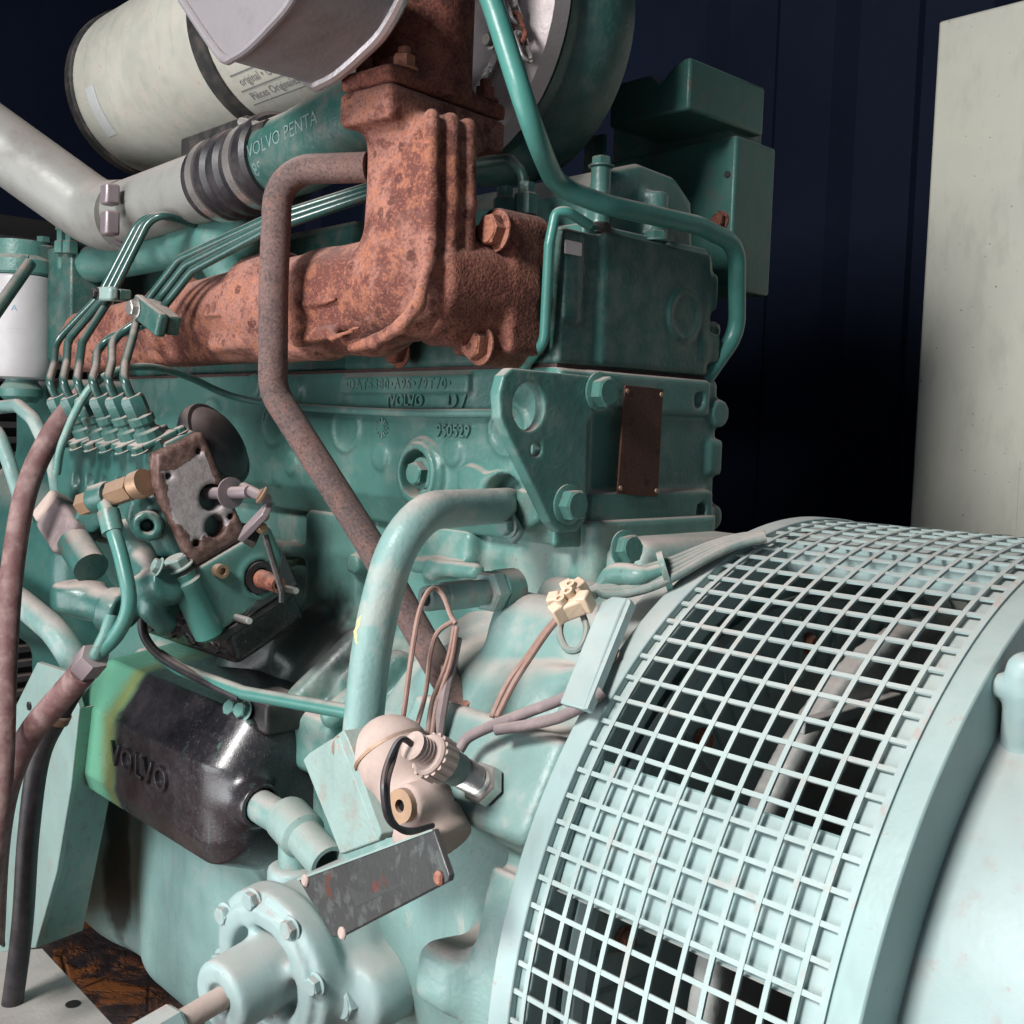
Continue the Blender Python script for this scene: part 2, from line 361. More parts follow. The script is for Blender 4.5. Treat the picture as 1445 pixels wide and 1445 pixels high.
# ------------------------------------------------------------------ polygon meshes
class MB:
    def __init__(s): s.v = []; s.f = []
    def add(s, vs, fs):
        b = len(s.v); s.v += [tuple(map(float, v)) for v in vs]; s.f += [tuple(b+i for i in f) for f in fs]; return s
    def box(s, lo, hi, mw=None):
        x0, y0, z0 = lo; x1, y1, z1 = hi
        vs = [(x0,y0,z0),(x1,y0,z0),(x1,y1,z0),(x0,y1,z0),(x0,y0,z1),(x1,y0,z1),(x1,y1,z1),(x0,y1,z1)]
        if mw is not None: vs = [mw @ Vector(v) for v in vs]
        return s.add(vs, [(3,2,1,0),(4,5,6,7),(0,1,5,4),(1,2,6,5),(2,3,7,6),(3,0,4,7)])
    def lathe(s, prof, p, d, n=32, sc=1., up=(0, 0, 1), a0=0.):
        """prof: (radius, height) list along axis d from p; ends closed where radius is 0 or capped"""
        x, y, z = basis(d, up); p = np.asarray(p, float); rings = []
        vs = []; fs = []
        for r, h in prof:
            if r < 1e-7: rings.append([len(vs)]); vs.append(p+z*h*sc); continue
            st = len(vs)
            for k in range(n):
                a = a0+2*math.pi*k/n; vs.append(p+z*h*sc+(x*math.cos(a)+y*math.sin(a))*r*sc)
            rings.append(list(range(st, st+n)))
        for A, B in zip(rings, rings[1:]):
            for k in range(n):
                k2 = (k+1) % n
                if len(A) == 1 and len(B) == 1: continue
                if len(A) == 1: fs.append((A[0], B[k2], B[k]) [::-1] if False else (A[0], B[k], B[k2])[::-1])
                elif len(B) == 1: fs.append((A[k], A[k2], B[0]))
                else: fs.append((A[k], A[k2], B[k2], B[k]))
        if len(rings[0]) > 1: fs.append(tuple(rings[0][::-1]))
        if len(rings[-1]) > 1: fs.append(tuple(rings[-1]))
        return s.add(vs, fs)
    def cyl(s, a, b, r, r2=None, n=28, bev=0.):
        a = np.asarray(a, float); b = np.asarray(b, float); L = np.linalg.norm(b-a); r2 = r if r2 is None else r2
        if bev: prof = [(r-bev, 0), (r, bev), (r2, L-bev), (r2-bev, L)]
        else: prof = [(r, 0), (r2, L)]
        return s.lathe(prof, a, b-a, n)
    def tube(s, pts, r, n=14, caps=True, radii=None, wob=0.):
        P = [np.asarray(p, float) for p in pts]
        m = len(P); T = []
        for i in range(m):
            T.append(nrm(P[min(i+1, m-1)]-P[max(i-1, 0)]))
        x, y, z = basis(T[0]); vs = []; fs = []
        for i in range(m):
            if i:
                ax = np.cross(T[i-1], T[i]); sn = np.linalg.norm(ax)
                if sn > 1e-9:
                    q = Matrix.Rotation(math.atan2(sn, T[i-1]@T[i]), 3, Vector(ax/sn))
                    x = np.array(q @ Vector(x)); 
                x = nrm(x-T[i]*(x@T[i]))
            y = np.cross(T[i], x)
            rr = r if radii is None else radii[i]
            if wob: rr = rr*(1+random.uniform(-wob, wob))
            for k in range(n):
                a = 2*math.pi*k/n; vs.append(P[i]+(x*math.cos(a)+y*math.sin(a))*rr)
        for i in range(m-1):
            for k in range(n):
                k2 = (k+1) % n
                fs.append((i*n+k, i*n+k2, (i+1)*n+k2, (i+1)*n+k))
        if caps: fs.append(tuple(range(n))[::-1]); fs.append(tuple(range((m-1)*n, m*n)))
        return s.add(vs, fs)
    def prism(s, poly, ext):
        poly = [np.asarray(p, float) for p in poly]; ext = np.asarray(ext, float); n = len(poly)
        nor = sum(np.cross(poly[i]-poly[0], poly[(i+1) % n]-poly[0]) for i in range(n))
        if nor@ext > 0: poly = poly[::-1]
        vs = poly+[p+ext for p in poly]
        fs = [tuple(range(n)), tuple(range(2*n-1, n-1, -1))]
        fs += [((i+1) % n, i, n+i, n+(i+1) % n) for i in range(n)]
        return s.add(vs, fs)
    def mesh(s, name='m', angle=35, smooth=True):
        me = bpy.data.meshes.new(name); me.from_pydata(s.v, [], s.f); me.update()
        if smooth:
            me.shade_smooth(); me.set_sharp_from_angle(angle=R_(angle))
        return me
    def build(s, name, material, parent=None, bevel=0., angle=35, seg=2, mw=None):
        me = s.mesh(name, angle); o = link(name, me, material, parent, mw)
        if bevel:
            b = o.modifiers.new('bevel', 'BEVEL'); b.width = bevel; b.segments = seg; b.limit_method = 'ANGLE'; b.angle_limit = R_(40)
        return o
def fillet(pts, rad, seg=8):
    """round the corners of a polyline"""
    P = [np.asarray(p, float) for p in pts]; out = [P[0]]
    for i in range(1, len(P)-1):
        r = rad[i-1] if isinstance(rad, (list, tuple)) else rad
        a = P[i-1]-P[i]; b = P[i+1]-P[i]; la, lb = np.linalg.norm(a), np.linalg.norm(b); a /= la; b /= lb
        ang = math.acos(max(-1, min(1, a@b)))
        if ang > math.pi-.02: out.append(P[i]); continue
        t = min(r/math.tan(ang/2), la*.48, lb*.48)
        p0 = P[i]+a*t; p1 = P[i]+b*t
        r = t*math.tan(ang/2)
        c = P[i]+nrm(a+b)*(r/math.sin(ang/2))
        v0 = p0-c; v1 = p1-c; th = math.acos(max(-1, min(1, nrm(v0)@nrm(v1))))
        for k in range(seg+1):
            u = k/seg; out.append(c+(v0*math.sin((1-u)*th)+v1*math.sin(u*th))/math.sin(th) if th > 1e-4 else p0)
    out.append(P[-1]); return out
def spline(pts, n=8):
    P = [np.asarray(p, float) for p in pts]; P = [2*P[0]-P[1]]+P+[2*P[-1]-P[-2]]; out = []
    for i in range(1, len(P)-2):
        for k in range(n):
            t = k/n; a, b, c, d = P[i-1:i+3]
            out.append(.5*((2*b)+(c-a)*t+(2*a-5*b+4*c-d)*t*t+(3*b-a-3*c+d)*t**3))
    out.append(P[-2]); return out
def YP(*l): return [AY(a, b, c) for a, b, c in l]

# ------------------------------------------------------------------ signed-distance castings (smooth blended unions -> surface nets)
class Cast:
    def __init__(s, lo, hi, h):
        s.h = h; s.lo = np.array(lo, float)
        s.n = np.ceil((np.array(hi)-s.lo)/h).astype(int)+1
        s.ax = [(s.lo[i]+h*np.arange(s.n[i])).astype(np.float32) for i in range(3)]
        s.D = np.full(s.n, 1., np.float32)
    def _sl(s, lo, hi, m):
        sl = []
        for i in range(3):
            a = int(np.floor((lo[i]-m-s.lo[i])/s.h)); b = int(np.ceil((hi[i]+m-s.lo[i])/s.h))+1
            a = max(0, a); b = min(int(s.n[i]), b)
            if b <= a: return None
            sl.append(slice(a, b))
        return tuple(sl)
    def _op(s, fn, lo, hi, k, sub):
        sl = s._sl(lo, hi, k+3*s.h)
        if sl is None: return s
        x = s.ax[0][sl[0]][:, None, None]; y = s.ax[1][sl[1]][None, :, None]; z = s.ax[2][sl[2]][None, None, :]
        d = fn(x, y, z).astype(np.float32); A = s.D[sl]
        if sub:
            d = -d
            if k: hh = np.maximum(k-np.abs(A-d), 0)/k; s.D[sl] = np.maximum(A, d)+hh*hh*k*.25
            else: s.D[sl] = np.maximum(A, d)
        else:
            if k: hh = np.maximum(k-np.abs(A-d), 0)/k; s.D[sl] = np.minimum(A, d)-hh*hh*k*.25
            else: s.D[sl] = np.minimum(A, d)
        return s
    def box(s, lo, hi, r=.003, k=.006, sub=False, mw=None):
        lo = np.array(lo, float); hi = np.array(hi, float); c = (lo+hi)/2; h = (hi-lo)/2-r
        if mw is None:
            def fn(x, y, z):
                a, b, e = np.abs(x-c[0])-h[0], np.abs(y-c[1])-h[1], np.abs(z-c[2])-h[2]
                return np.sqrt(np.maximum(a, 0)**2+np.maximum(b, 0)**2+np.maximum(e, 0)**2)+np.minimum(np.maximum(a, np.maximum(b, e)), 0)-r
            return s._op(fn, lo, hi, k, sub)
        I = np.array(mw.inverted()); Mx = np.array(mw)
        cs = np.array([[(lo, hi)[i][0], (lo, hi)[j][1], (lo, hi)[l][2], 1] for i in (0, 1) for j in (0, 1) for l in (0, 1)])@Mx.T
        def fn(x, y, z):
            q = [I[i, 0]*x+I[i, 1]*y+I[i, 2]*z+I[i, 3] for i in range(3)]
            a, b, e = [np.abs(q[i]-c[i])-h[i] for i in range(3)]
            return np.sqrt(np.maximum(a, 0)**2+np.maximum(b, 0)**2+np.maximum(e, 0)**2)+np.minimum(np.maximum(a, np.maximum(b, e)), 0)-r
        return s._op(fn, cs[:, :3].min(0), cs[:, :3].max(0), k, sub)
    def cone(s, a, b, r1, r2=None, k=.008, sub=False):
        """capsule with two radii"""
        a = np.asarray(a, float); b = np.asarray(b, float); r2 = r1 if r2 is None else r2; ab = b-a; L2 = ab@ab
        m = max(r1, r2)
        def fn(x, y, z):
            px, py, pz = x-a[0], y-a[1], z-a[2]
            t = np.clip((px*ab[0]+py*ab[1]+pz*ab[2])/L2, 0, 1)
            return np.sqrt((px-t*ab[0])**2+(py-t*ab[1])**2+(pz-t*ab[2])**2)-(r1+(r2-r1)*t)
        return s._op(fn, np.minimum(a, b)-m, np.maximum(a, b)+m, k, sub)
    def path(s, pts, r, k=.006, sub=False):
        for i in range(len(pts)-1):
            rr = (r[i], r[i+1]) if isinstance(r, (list, tuple)) else (r, r)
            s.cone(pts[i], pts[i+1], rr[0], rr[1], k, sub)
        return s
    def cyl(s, a, b, r, r2=None, rd=.002, k=.006, sub=False, sq=(1, 1), up=(0, 0, 1)):
        a = np.asarray(a, float); b = np.asarray(b, float); L = np.linalg.norm(b-a); X, Y, Z = basis(b-a, up); c = (a+b)/2
        r2 = r if r2 is None else r2; m = max(r, r2)*max(sq)
        def fn(x, y, z):
            px, py, pz = x-c[0], y-c[1], z-c[2]
            h = px*Z[0]+py*Z[1]+pz*Z[2]
            u = (px*X[0]+py*X[1]+pz*X[2])/sq[0]; v = (px*Y[0]+py*Y[1]+pz*Y[2])/sq[1]
            rad = r+(r2-r)*np.clip(h/L+.5, 0, 1)
            e = np.sqrt(u*u+v*v)-rad+rd; f = np.abs(h)-L/2+rd
            return np.sqrt(np.maximum(e, 0)**2+np.maximum(f, 0)**2)+np.minimum(np.maximum(e, f), 0)-rd
        ex = np.sqrt(np.maximum(0, 1-Z*Z))*m
        return s._op(fn, np.minimum(a, b)-ex-rd, np.maximum(a, b)+ex+rd, k, sub)
    def ball(s, c, r, k=.008, sub=False):
        c = np.asarray(c, float); r = np.array(r if hasattr(r, '__len__') else (r, r, r), float)
        def fn(x, y, z):
            q = np.sqrt(((x-c[0])/r[0])**2+((y-c[1])/r[1])**2+((z-c[2])/r[2])**2)
            return (q-1)*r.min()
        return s._op(fn, c-r, c+r, k, sub)
    def prism(s, axis, poly, a0, a1, r=.002, k=.006, sub=False):
        """polygon in the two other axes, extruded along axis"""
        o = [i for i in range(3) if i != axis]; P = np.array(poly, float)
        lo = np.zeros(3); hi = np.zeros(3); lo[axis], hi[axis] = a0, a1
        lo[o[0]], hi[o[0]] = P[:, 0].min(), P[:, 0].max(); lo[o[1]], hi[o[1]] = P[:, 1].min(), P[:, 1].max()
        def fn(x, y, z):
            co = (x, y, z); u, v = co[o[0]], co[o[1]]; w = co[axis]
            n = len(P); d = None; sg = None
            for i in range(n):
                j = i-1; e = P[j]-P[i]; wu, wv = u-P[i, 0], v-P[i, 1]
                t = np.clip((wu*e[0]+wv*e[1])/(e@e), 0, 1)
                q = (wu-e[0]*t)**2+(wv-e[1]*t)**2
                d = q if d is None else np.minimum(d, q)
                c1 = (v >= P[i, 1])+0*u > 0; c2 = (v < P[j, 1])+0*u > 0; c3 = (e[0]*wv > e[1]*wu)
                fl = (c1 & c2 & c3) | (~c1 & ~c2 & ~c3)
                sg = np.where(fl, -1., 1.) if sg is None else np.where(fl, -sg, sg)
            e = np.sqrt(d)*sg+r; f = np.abs(w-(a0+a1)/2)-(a1-a0)/2+r
            e, f = np.broadcast_arrays(e, f)
            return np.sqrt(np.maximum(e, 0)**2+np.maximum(f, 0)**2)+np.minimum(np.maximum(e, f), 0)-r
        return s._op(fn, lo, hi, k, sub)
    def mesh(s, name):
        D = s.D.copy(); big = 1.0
        D[0] = D[-1] = big; D[:, 0] = D[:, -1] = big; D[:, :, 0] = D[:, :, -1] = big
        D = np.where(np.abs(D) < 1e-7, 1e-7, D)
        S = D < 0
        cnt = np.zeros(np.array(D.shape)-1, np.int8)
        cor = [(i, j, k) for i in (0, 1) for j in (0, 1) for k in (0, 1)]
        def sub(A, c): return A[c[0]:A.shape[0]-1+c[0], c[1]:A.shape[1]-1+c[1], c[2]:A.shape[2]-1+c[2]]
        for c in cor: cnt += sub(S, c)
        act = (cnt > 0) & (cnt < 8); I = np.argwhere(act); n = len(I)
        idx = np.full(act.shape, -1, np.int32); idx[act] = np.arange(n)
        val = {c: D[I[:, 0]+c[0], I[:, 1]+c[1], I[:, 2]+c[2]].astype(np.float64) for c in cor}
        acc = np.zeros((n, 3)); m = np.zeros(n)
        for c in cor:
            for a in range(3):
                if c[a]: continue
                c2 = list(c); c2[a] = 1; c2 = tuple(c2); A, B = val[c], val[c2]
                x = (A < 0) != (B < 0); t = np.where(x, A/(A-B+(~x)), 0)
                p = np.array(c, float)[None].repeat(n, 0); p[:, a] += np.clip(t, 0, 1)
                acc += p*x[:, None]; m += x
        vs = (I+acc/m[:, None])*s.h+s.lo
        fs = []
        for a in range(3):
            b, c = (a+1) % 3, (a+2) % 3
            sl0 = [slice(None)]*3; sl1 = [slice(None)]*3; sl0[a] = slice(0, -1); sl1[a] = slice(1, None)
            A, B = S[tuple(sl0)], S[tuple(sl1)]; E = np.argwhere(A != B)
            ok = (E[:, b] > 0) & (E[:, c] > 0) & (E[:, b] < D.shape[b]-1) & (E[:, c] < D.shape[c]-1); E = E[ok]
            fl = A[tuple(E.T)]
            def g(db, dc):
                q = E.copy(); q[:, b] -= db; q[:, c] -= dc; return idx[tuple(q.T)]
            Q = np.stack([g(1, 1), g(0, 1), g(0, 0), g(1, 0)], 1)
            Q[~fl] = Q[~fl][:, ::-1]; fs.append(Q)
        Q = np.concatenate(fs); Q = Q[(Q >= 0).all(1)]
        me = bpy.data.meshes.new(name); me.vertices.add(n); me.vertices.foreach_set('co', vs.ravel())
        me.loops.add(len(Q)*4); me.loops.foreach_set('vertex_index', Q.ravel().astype(np.int32))
        me.polygons.add(len(Q)); me.polygons.foreach_set('loop_start', (np.arange(len(Q))*4).astype(np.int32))
        me.polygons.foreach_set('loop_total', np.full(len(Q), 4, np.int32))
        me.update(calc_edges=True); me.validate(); me.shade_smooth(); return me
    def build(s, name, material, parent=None): return link(name, s.mesh(name), material, parent)

# ------------------------------------------------------------------ small shared hardware
def hexprof(r, h, n=6): pass
def make_bolt(washer=True, flange=False):
    m = MB()
    if washer: m.lathe([(1.22, 0), (1.28, .05), (1.28, .16), (1.2, .2)], (0, 0, 0), (0, 0, 1), 24)
    b = .2 if washer else 0
    x = []
    def ring(r, h): return [(r*math.cos(math.pi/3*k), r*math.sin(math.pi/3*k), h) for k in range(6)]
    vs = ring(.98, b)+ring(1, b+.04)+ring(1, b+.68)+ring(.86, b+.78)
    fs = [tuple(range(6))[::-1]]+[(i*6+k, i*6+(k+1) % 6, (i+1)*6+(k+1) % 6, (i+1)*6+k) for i in range(3) for k in range(6)]
    m.add(vs, fs); m.lathe([(.84, b+.78), (.80, b+.82), (0, b+.82)], (0, 0, 0), (0, 0, 1), 18)
    return m.mesh('hex_bolt', 28)
BOLT = make_bolt(); NUT0 = make_bolt(False)
def make_studnut():
    m = MB(); m.lathe([(1.3, 0), (1.3, .15), (1.2, .2)], (0, 0, 0), (0, 0, 1), 20)
    m.add([(math.cos(math.pi/3*k), math.sin(math.pi/3*k), h) for h in (.2, 1.25) for k in range(6)],
          [tuple(range(5, -1, -1)), tuple(range(6, 12))]+[(k, (k+1) % 6, 6+(k+1) % 6, 6+k) for k in range(6)])
    m.lathe([(.55, 1.2), (.55, 1.95), (.45, 2.05)], (0, 0, 0), (0, 0, 1), 14)
    return m.mesh('stud_nut', 30)
STUD = make_studnut()
_bm = {}
def bolt(p, d, r, material, parent, name='bolt', me=None, spin=None):
    me = me or BOLT
    key = (me.name, material)
    if key not in _bm:
        c = me.copy(); c.materials.clear(); c.materials.append(M[material]); _bm[key] = c
    return link(name, _bm[key], None, parent, zmat(p, d, r, random.uniform(0, 1) if spin is None else spin))
def text(s, size, p, x, y, material, parent, extrude=.0008, name='lettering', align='LEFT', spacing=1.):
    c = bpy.data.curves.new('t', 'FONT'); c.body = s; c.size = size; c.extrude = extrude; c.align_x = align; c.align_y = 'CENTER'
    c.space_character = spacing; c.resolution_u = 3
    if extrude > .0004: c.bevel_depth = min(.0004, size*.02)
    t = bpy.data.objects.new('t', c); COL.objects.link(t)
    dg = bpy.context.evaluated_depsgraph_get(); me = bpy.data.meshes.new_from_object(t.evaluated_get(dg))
    bpy.data.objects.remove(t); bpy.data.curves.remove(c)
    me.materials.clear()
    x = nrm(x); y = np.asarray(y, float); y = nrm(y-x*(x@y)); z = np.cross(x, y)
    return link(name, me, material, parent, frame(p, x, y, z))
def wrap_text(s, size, c0, axis, R, ang, L0, material, parent, name='lettering', lift=.0004, line=0., tdir=1):
    """flat print bent round a cylinder: text runs along axis, lines step round the circumference"""
    c = bpy.data.curves.new('t', 'FONT'); c.body = s; c.size = size; c.align_y = 'CENTER'; c.resolution_u = 2
    t = bpy.data.objects.new('t', c); COL.objects.link(t)
    dg = bpy.context.evaluated_depsgraph_get(); me = bpy.data.meshes.new_from_object(t.evaluated_get(dg))
    bpy.data.objects.remove(t); bpy.data.curves.remove(c); me.materials.clear()
    x, y, z = basis(axis)
    for v in me.vertices:
        u, w = v.co.x, v.co.y; a = ang-w/R
        q = np.asarray(c0)+z*(L0+u*tdir)+(x*math.cos(a)+y*math.sin(a))*(R+lift)
        v.co = q
    me.update(); return link(name, me, material, parent)

# ================================================================== setting
fl = MB(); fl.add([(-4, -3, -.82), (2.5, -3, -.82), (2.5, 1.4, -.82), (-4, 1.4, -.82)], [(0, 1, 2, 3)])
tag(fl.build('floor', 'floor'), kind='structure')
WY = 1.15
wm = MB(); prof = []; x = -4.0
while x < 2.5:
    prof += [(x, WY), (x+.115, WY), (x+.145, WY+.036), (x+.255, WY+.036)]; x += .285
vs = []; fs = []
for i, (a, b) in enumerate(prof): vs += [(a, b, -.82), (a, b, 1.6)]
for i in range(len(prof)-1): fs.append((2*i, 2*i+2, 2*i+3, 2*i+1))
wm.add(vs, fs); tag(wm.build('wall', 'navy', angle=20), kind='structure')
ew = MB(); ew.box((-2.62, -3, -.82), (-2.56, 1.3, 1.6)); tag(ew.build('end_wall', 'navy'), kind='structure')
ce = MB(); ce.box((-4, -1.3, 1.25), (2.5, 1.3, 1.3)); tag(ce.build('ceiling', 'navy'), kind='structure')

# pale panel on the far wall
pl = AY(1325, 25, .98); pb = AY(1290, 735, .98)
pan = empty('metal_panel', ((pl[0]+.3), .98, -.3), 'pale grey-green weathered sheet metal panel standing against the navy wall at right', 'panel')
mb = MB(); mb.box((pl[0], .98, -.80), (pl[0]+.75, 1.03, pl[2]-.005)); mb.build('panel_sheet', 'panel', pan, bevel=.004)
hp = AY(1441, 650, .98)
mb = MB(); mb.box((hp[0], .974, hp[2]-.35), (hp[0]+.3, .9795, hp[2])); mb.build('hatch', 'panel', pan, bevel=.002)

# ================================================================== engine
eng = empty('diesel_engine', (-.45, .1, -.715), 'large teal painted diesel engine block with dark green cylinder head and sump', 'engine')

c = Cast((-.86, -.03, -.105), (.022, .235, .056), .0028)
c.prism(0, [(0, .052), (0, -.066), (.016, -.094), (.215, -.094), (.215, .052)], -1.1, 0, .003)
c.box((-.004, .036, .018), (.006, .197, .0515), .003, .003)              # upper flange of end face
c.box((-.004, .034, -.10), (.012, .20, -.049), .003, .006)
c.box((-.004, .0, -.094), (.004, .04, .05), .003, .003)
c.cyl((-.02, .214, .022), (.006, .214, .022), .013, k=.004)
c.box((-.02, .2, -.036), (.005, .222, -.002), .004, .003)
c.cyl((-.02, .21, -.075), (.008, .21, -.075), .012, k=.006)
c.cyl((0, .180, .033), (.012, .180, .033), .0075, k=.001, sub=True)
c.cyl((0, .183, -.068), (.02, .183, -.068), .008, k=.001, sub=True)
# serial bar
a = AY(485, 545, 0); b = AY(668, 540, 0)
SX0, SX1 = a[0], b[0]
c.box((SX0, -.006, .031), (SX1, .01, .0485), .002, .003)
# core plugs and bosses on the side
def disc(px, py, r, t, k=.004): q = AY(px, py, 0); c.cyl((q[0], -t, q[2]), (q[0], .01, q[2]), r, rd=.0022, k=k); return q
def dent(px, py, r, t, k=.002): q = AY(px, py, 0); c.cyl((q[0], -.03, q[2]), (q[0], t, q[2]), r, rd=.001, k=k, sub=True); return q
for px, py in ((489, 604), (387, 598), (300, 592), (718, 604)):
    disc(px, py, .0245, .004); dent(px, py, .0195, -.0005)
BO = disc(597, 668, .033, .006); disc(597, 668, .0285, .011, .002); dent(597, 668, .0215, .012, .001)
for px, py, r in ((538, 645, .0125), (640, 638, .0125), (412, 655, .012), (420, 548, .012), (360, 545, .014)): disc(px, py, r, .004)
pts = [AY(p[0], p[1], 0)[[0, 2]] for p in ((652, 690), (652, 664), (665, 655), (680, 660), (690, 668), (706, 664), (718, 672), (728, 688), (745, 693), (765, 692), (768, 735), (742, 752), (715, 742), (690, 725), (665, 705))]
c.prism(1, pts, -.007, .01, .003, .004)
IN = AY(712, 704, 0)
c.cyl((IN[0], -.03, IN[2]), (IN[0], .02, IN[2]), .021, k=.002, sub=True)
for k in range(7):
    q = -.80+.127*k
    c.box((q-.006, -.003, -.066), (q+.006, .01, -.055), .003, .006)
blk = c.build('block', 'teal', eng)
bolt((BO[0], -.001, BO[2]), (0, -1, 0), .0115, 'teal', eng)
text('\u2022DAT5380\u2022A95\u202279T70\u2022', .0135, (SX0+.012, -.0062, .0395), (1, 0, 0), (0, 0, 1), 'teal', eng, .0007, spacing=1.25)
q = AY(548, 570, 0); text('(VOLVO', .0150, (q[0], -.0008, q[2]+.003), (1, 0, 0), (0, 0, 1), 'teal', eng, .0016, spacing=1.0)
q = AY(632, 570, 0); text('D7', .0205, (q[0], -.0008, q[2]+.003), (1, 0, 0), (0, 0, 1), 'teal', eng, .0016, spacing=1.25)
q = AY(617, 608, 0); text('950529', .0155, (q[0], -.0008, q[2]), (1, 0, 0), (0, 0, 1), 'teal', eng, .0014)
# raised sun-shaped casting mark
mk = MB(); q = AY(540, 604, 0)
for k in range(12):
    a = k*math.pi/6; d = V(math.cos(a), 0, math.sin(a)); p = V(q[0], -.0005, q[2])
    mk.tube([p+d*.004, p+d*.0095], .0012, 6)
mk.cyl((q[0], .001, q[2]), (q[0], -.002, q[2]), .0045)
mk.build('casting_mark', 'teal', eng)
gk = MB(); gk.box((-.98, .002, .0515), (-.003, .2, .055)); gk.build('head_gasket', 'gasket', eng)

# crankcase below
c = Cast((-.86, -.11, -.46), (.03, .215, -.07), .004)
c.prism(0, [(.03, -.05), (.03, -.15), (.005, -.20), (-.035, -.245), (-.055, -.29), (-.055, -.46), (.2, -.46), (.2, -.05)], -.9, .02, .01, .01)
def cpad(x0, x1, z0, z1, y0, r=.008, k=.008): c.box((x0, y0, z0), (x1, .06, z1), r, k)
a = AY(430, 745, .01); b = AY(505, 870, .01); cpad(a[0], b[0], b[2]-.01, -.09, .008)
a = AY(590, 750, .01); b = AY(660, 790, .01); cpad(a[0], b[0], -.125, -.09, .012)
c.path([AY(375, 772, .02), AY(432, 778, .015)], .008, .008)
c.path([AY(470, 780, .015), AY(520, 778, .015)], .008, .008)
c.path([AY(585, 797, .01), AY(672, 806, .0)], .0075, .008)
for px, py in ((512, 795), (620, 803), (395, 778)):
    q = AY(px, py, .01); c.cyl(q-V(0, .014, 0), q+V(0, .02, 0), .0105, k=.004)
c.path([AY(505, 905, -.01), AY(425, 985, -.06)], .014, .012)
c.path([AY(560, 935, -.02), AY(470, 1010, -.075)], .012, .012)
c.path([AY(440, 880, -.0), AY(405, 925, -.03)], .016, .014)
c.box((-.62, -.075, -.33), (-.2, .0, -.27), .012, .012)
c.cone(AY(390, 890, -.02), AY(330, 935, -.04), .02, .016, .02)
c.build('crankcase', 'teal_low', eng)

# flywheel housing
c = Cast((-.16, -.25, -.62), (.179, .38, -.03), .004)
c.cyl((.125, GY, GZ), (.165, GY, GZ), .302, rd=.008, k=.008)
c.cyl((-.14, GY, GZ), (.15, GY, GZ), .225, .268, rd=.02, k=.02)
for aa in (48, 62, 95):
    u = V(0, -math.cos(R_(aa)), math.sin(R_(aa))); c.cone(V(.02, GY, GZ)+u*.245, V(.14, GY, GZ)+u*.285, .008, .012, .012)
for aa in (52, 72, 105):
    u = V(0, -math.cos(R_(aa)), math.sin(R_(aa))); c.cyl(V(.115, GY, GZ)+u*.282, V(.14, GY, GZ)+u*.282, .015, rd=.003, k=.008)
c.box((-.005, .045, -.2), (.062, .208, -.086), .018, .02)
q = AX(775, 898, .03)
c.cyl((-.012, q[1]+.0, q[2]), (.13, q[1], q[2]), .031, rd=.010, k=.006)
q2 = AX(690, 970, .0); c.cone((-.06, q2[1]+.02, q2[2]-.01), (.06, q2[1]-.0, q2[2]-.012), .03, .034, .03)
er = V(0, -math.cos(R_(30)), math.sin(R_(30))); et = V(0, math.sin(R_(30)), math.cos(R_(30)))
FR = frame((0, GY, GZ), (1, 0, 0), tuple(er), tuple(et))
c.box((.012, .2, -.036), (.165, .318, .036), .009, .010, mw=FR)
c.box((.03, .285, -.052), (.179, .33, -.039), .002, 0, True, mw=FR)
er2 = V(0, -math.cos(R_(8)), math.sin(R_(8))); et2 = V(0, math.sin(R_(8)), math.cos(R_(8)))
F2 = frame((0, GY, GZ), (1, 0, 0), tuple(er2), tuple(et2))
c.box((.085, .25, -.035), (.125, .314, .005), .012, .02, mw=F2)
c.cyl((-.02, .02, -.14), (.03, .02, -.14), .02, rd=.006, k=.02)
q = AX(650, 985, 0.0); HOLE = q
c.build('flywheel_housing', 'lit_mint_dust', eng)
q = AX(885, 775, .065); bolt((.0615, q[1], q[2]), (1, -.1, .1), .0115, 'teal', eng)

# sump
c = Cast((-1.02, -.1, -.74), (-.02, .26, -.40), .005)
c.box((-.93, -.045, -.72), (-.08, .24, -.43), .055, .01)
c.box((-.95, -.055, -.47), (-.05, .25, -.425), .012, .03)
q = AY(168, 1230, -.04); c.cyl((q[0], -.085, -.75), (q[0], -.085, -.40), .055, k=.05, sub=True)
c.cone((-.30, -.05, -.60), (-.12, -.03, -.70), .03, .03, .04)
c.build('sump', 'teal_sump', eng)

# cylinder head
c = Cast((-.30, -.02, .05), (.022, .235, .175), .0028)
c.box((-.9, 0, .055), (-.0, .2, .163), .003)
c.box((-.01, .047, .056), (.0035, .193, .166), .002, .001)
c.box((-.006, .0015, .09), (.003, .02, .1605), .002, .002)
c.cyl((0, .154, .107), (.0062, .154, .107), .0225, rd=.001, k=.001)
c.cyl((.0042, .154, .107), (.02, .154, .107), .0185, rd=.001, k=.001, sub=True)
c.box((-.02, .18, .068), (.004, .212, .095), .004, .004)
c.box((-.02, .18, .115), (.003, .206, .15), .004, .004)
c.cyl((-.015, .19, .10), (-.015, .226, .100), .009, k=.004)
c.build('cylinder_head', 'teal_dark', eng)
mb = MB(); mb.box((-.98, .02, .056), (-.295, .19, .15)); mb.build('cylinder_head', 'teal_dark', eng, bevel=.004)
q0 = AX(797, 338, .0035); q1 = AX(820, 362, .0035); mb = MB(); mb.box((.003, q0[1], q1[2]), (.0042, q1[1], q0[2])); mb.build('worn_patch', 'cast_alu', eng, bevel=.0004)
